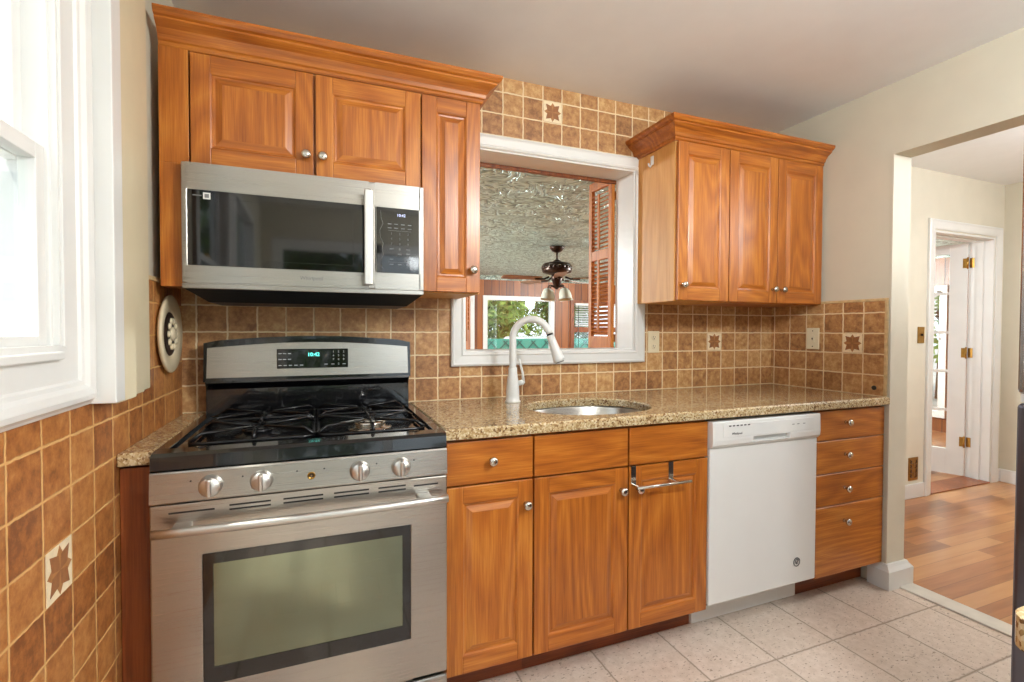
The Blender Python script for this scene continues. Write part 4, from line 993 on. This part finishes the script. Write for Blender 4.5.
# ------------------------------------------------------------------ outdoors
m = MB(); m.box(-40, 60, -40, 60, -.45, -.40); struct('ground', m, 'asphalt')
def tree(label, x, y, h, r, mat, n, seed):
    rnd = random.Random(seed); z0 = -.4
    t = thing('tree', label, 'tree', (x, y, z0), 'trees outside the far window')
    m = MB(); m.tube([(x, y, z0), (x+.05, y, z0+h*.3), (x-.05, y+.05, z0+h*.6)], [.16, .12, .06], 8)
    for k in range(5):
        a = k*1.3; m.tube([(x, y, z0+h*.35+k*.1), (x+math.cos(a)*r*.5, y+math.sin(a)*r*.5, z0+h*.6+k*.1)], [.05, .02], 6)
    obj('trunk', m, 'bark', t)
    m = MB(); cl = [(x+rnd.uniform(-.6, .6)*r, y+rnd.uniform(-.6, .6)*r, z0+h*.62+rnd.uniform(-.35, .38)*h, r*rnd.uniform(.35, .6)) for _ in range(14)]
    for _ in range(n):
        cx_, cy_, cz_, cr = rnd.choice(cl); v = Vector((rnd.gauss(0, 1), rnd.gauss(0, 1), rnd.gauss(0, 1))).normalized()*cr*rnd.uniform(.6, 1.05)
        p = Vector((cx_, cy_, cz_))+v; u = Vector((rnd.gauss(0, 1), rnd.gauss(0, 1), rnd.gauss(0, 1))).normalized(); w__ = u.orthogonal().normalized(); s_ = rnd.uniform(.12, .24)
        m.bm.faces.new([m.bm.verts.new(q) for q in (p-u*s_, p+w__*s_*.45, p+u*s_, p-w__*s_*.45)])
    obj('foliage', m, mat, t, fix=False)
tree('bushy bright green tree outside the far window, left half of the view', 6.4, 16.5, 5.0, 2.0, 'leaf_a', 5200, 1)
tree('mid green tree outside the far window, right half of the view', 11.4, 18.5, 5.4, 2.2, 'leaf_b', 5200, 2)
tree('pale green tree between the two larger ones outside the far window', 10.6, 25, 6.4, 2.8, 'leaf_a', 5200, 3)
tree('green tree outside the far room side window', 14.5, 5.0, 5.0, 2.6, 'leaf_a', 3500, 4)
tree('leafy tree behind the camera outside the glazed door', -.5, -11, 5.0, 2.8, 'leaf_b', 3500, 5)
t = thing('lattice_fence', 'teal fence with dark diagonal lattice outside the far window', 'fence', (7, 10.5, -.4))
obj('fence_panel', MB().box(3.0, 12.0, 10.5, 10.53, -.4, 1.0, .004), 'teal', t)
m = MB(); 
for k in range(22):
    x = 3.1+k*.42
    for s_ in (-1, 1):
        if x+s_*.9 > 11.9 or x+s_*.9 < 3.0: continue
        m.prism([(x, 10.495, .05), (x+.045, 10.495, .05), (x+.045+s_*.9, 10.495, .95), (x+s_*.9, 10.495, .95)] if True else [], (0, -.015 if s_ > 0 else -.022, 0))
obj('lattice', m, 'teal_d', t)
def car(label, x, y, rz):
    t = thing('car', label, 'car', (x, y, -.4), 'white parked cars'); z = -.4
    side = [(-2.1, .35), (-2.1, .75), (-1.9, .95), (-1.15, 1.02), (-.6, 1.42), (.75, 1.45), (1.35, 1.05), (2.0, .9), (2.15, .7), (2.15, .35)]
    m = MB(); m.prism([(x+a, y-.85, z+b) for a, b in side], (0, 1.7, 0)); obj('body', m, 'car', t)
    m = MB()
    for yy in (y-.853, y+.845): m.prism([(x+a, yy, z+b) for a, b in ((-1.0, 1.03), (-.55, 1.36), (.7, 1.38), (1.15, 1.05))], (0, .008, 0))
    obj('side_window', m, 'black_glass', t)
    for a in (-1.35, 1.35):
        for yy in (y-.87, y+.67): obj('wheel', MB().cyl((x+a, yy, z+.32), (x+a, yy+.2, z+.32), .32, 20), 'tyre', t)
car('white parked car behind the teal fence, left one', 7.2, 13.2, 0)
car('white parked car behind the teal fence, right one', 11.9, 13.6, 0)
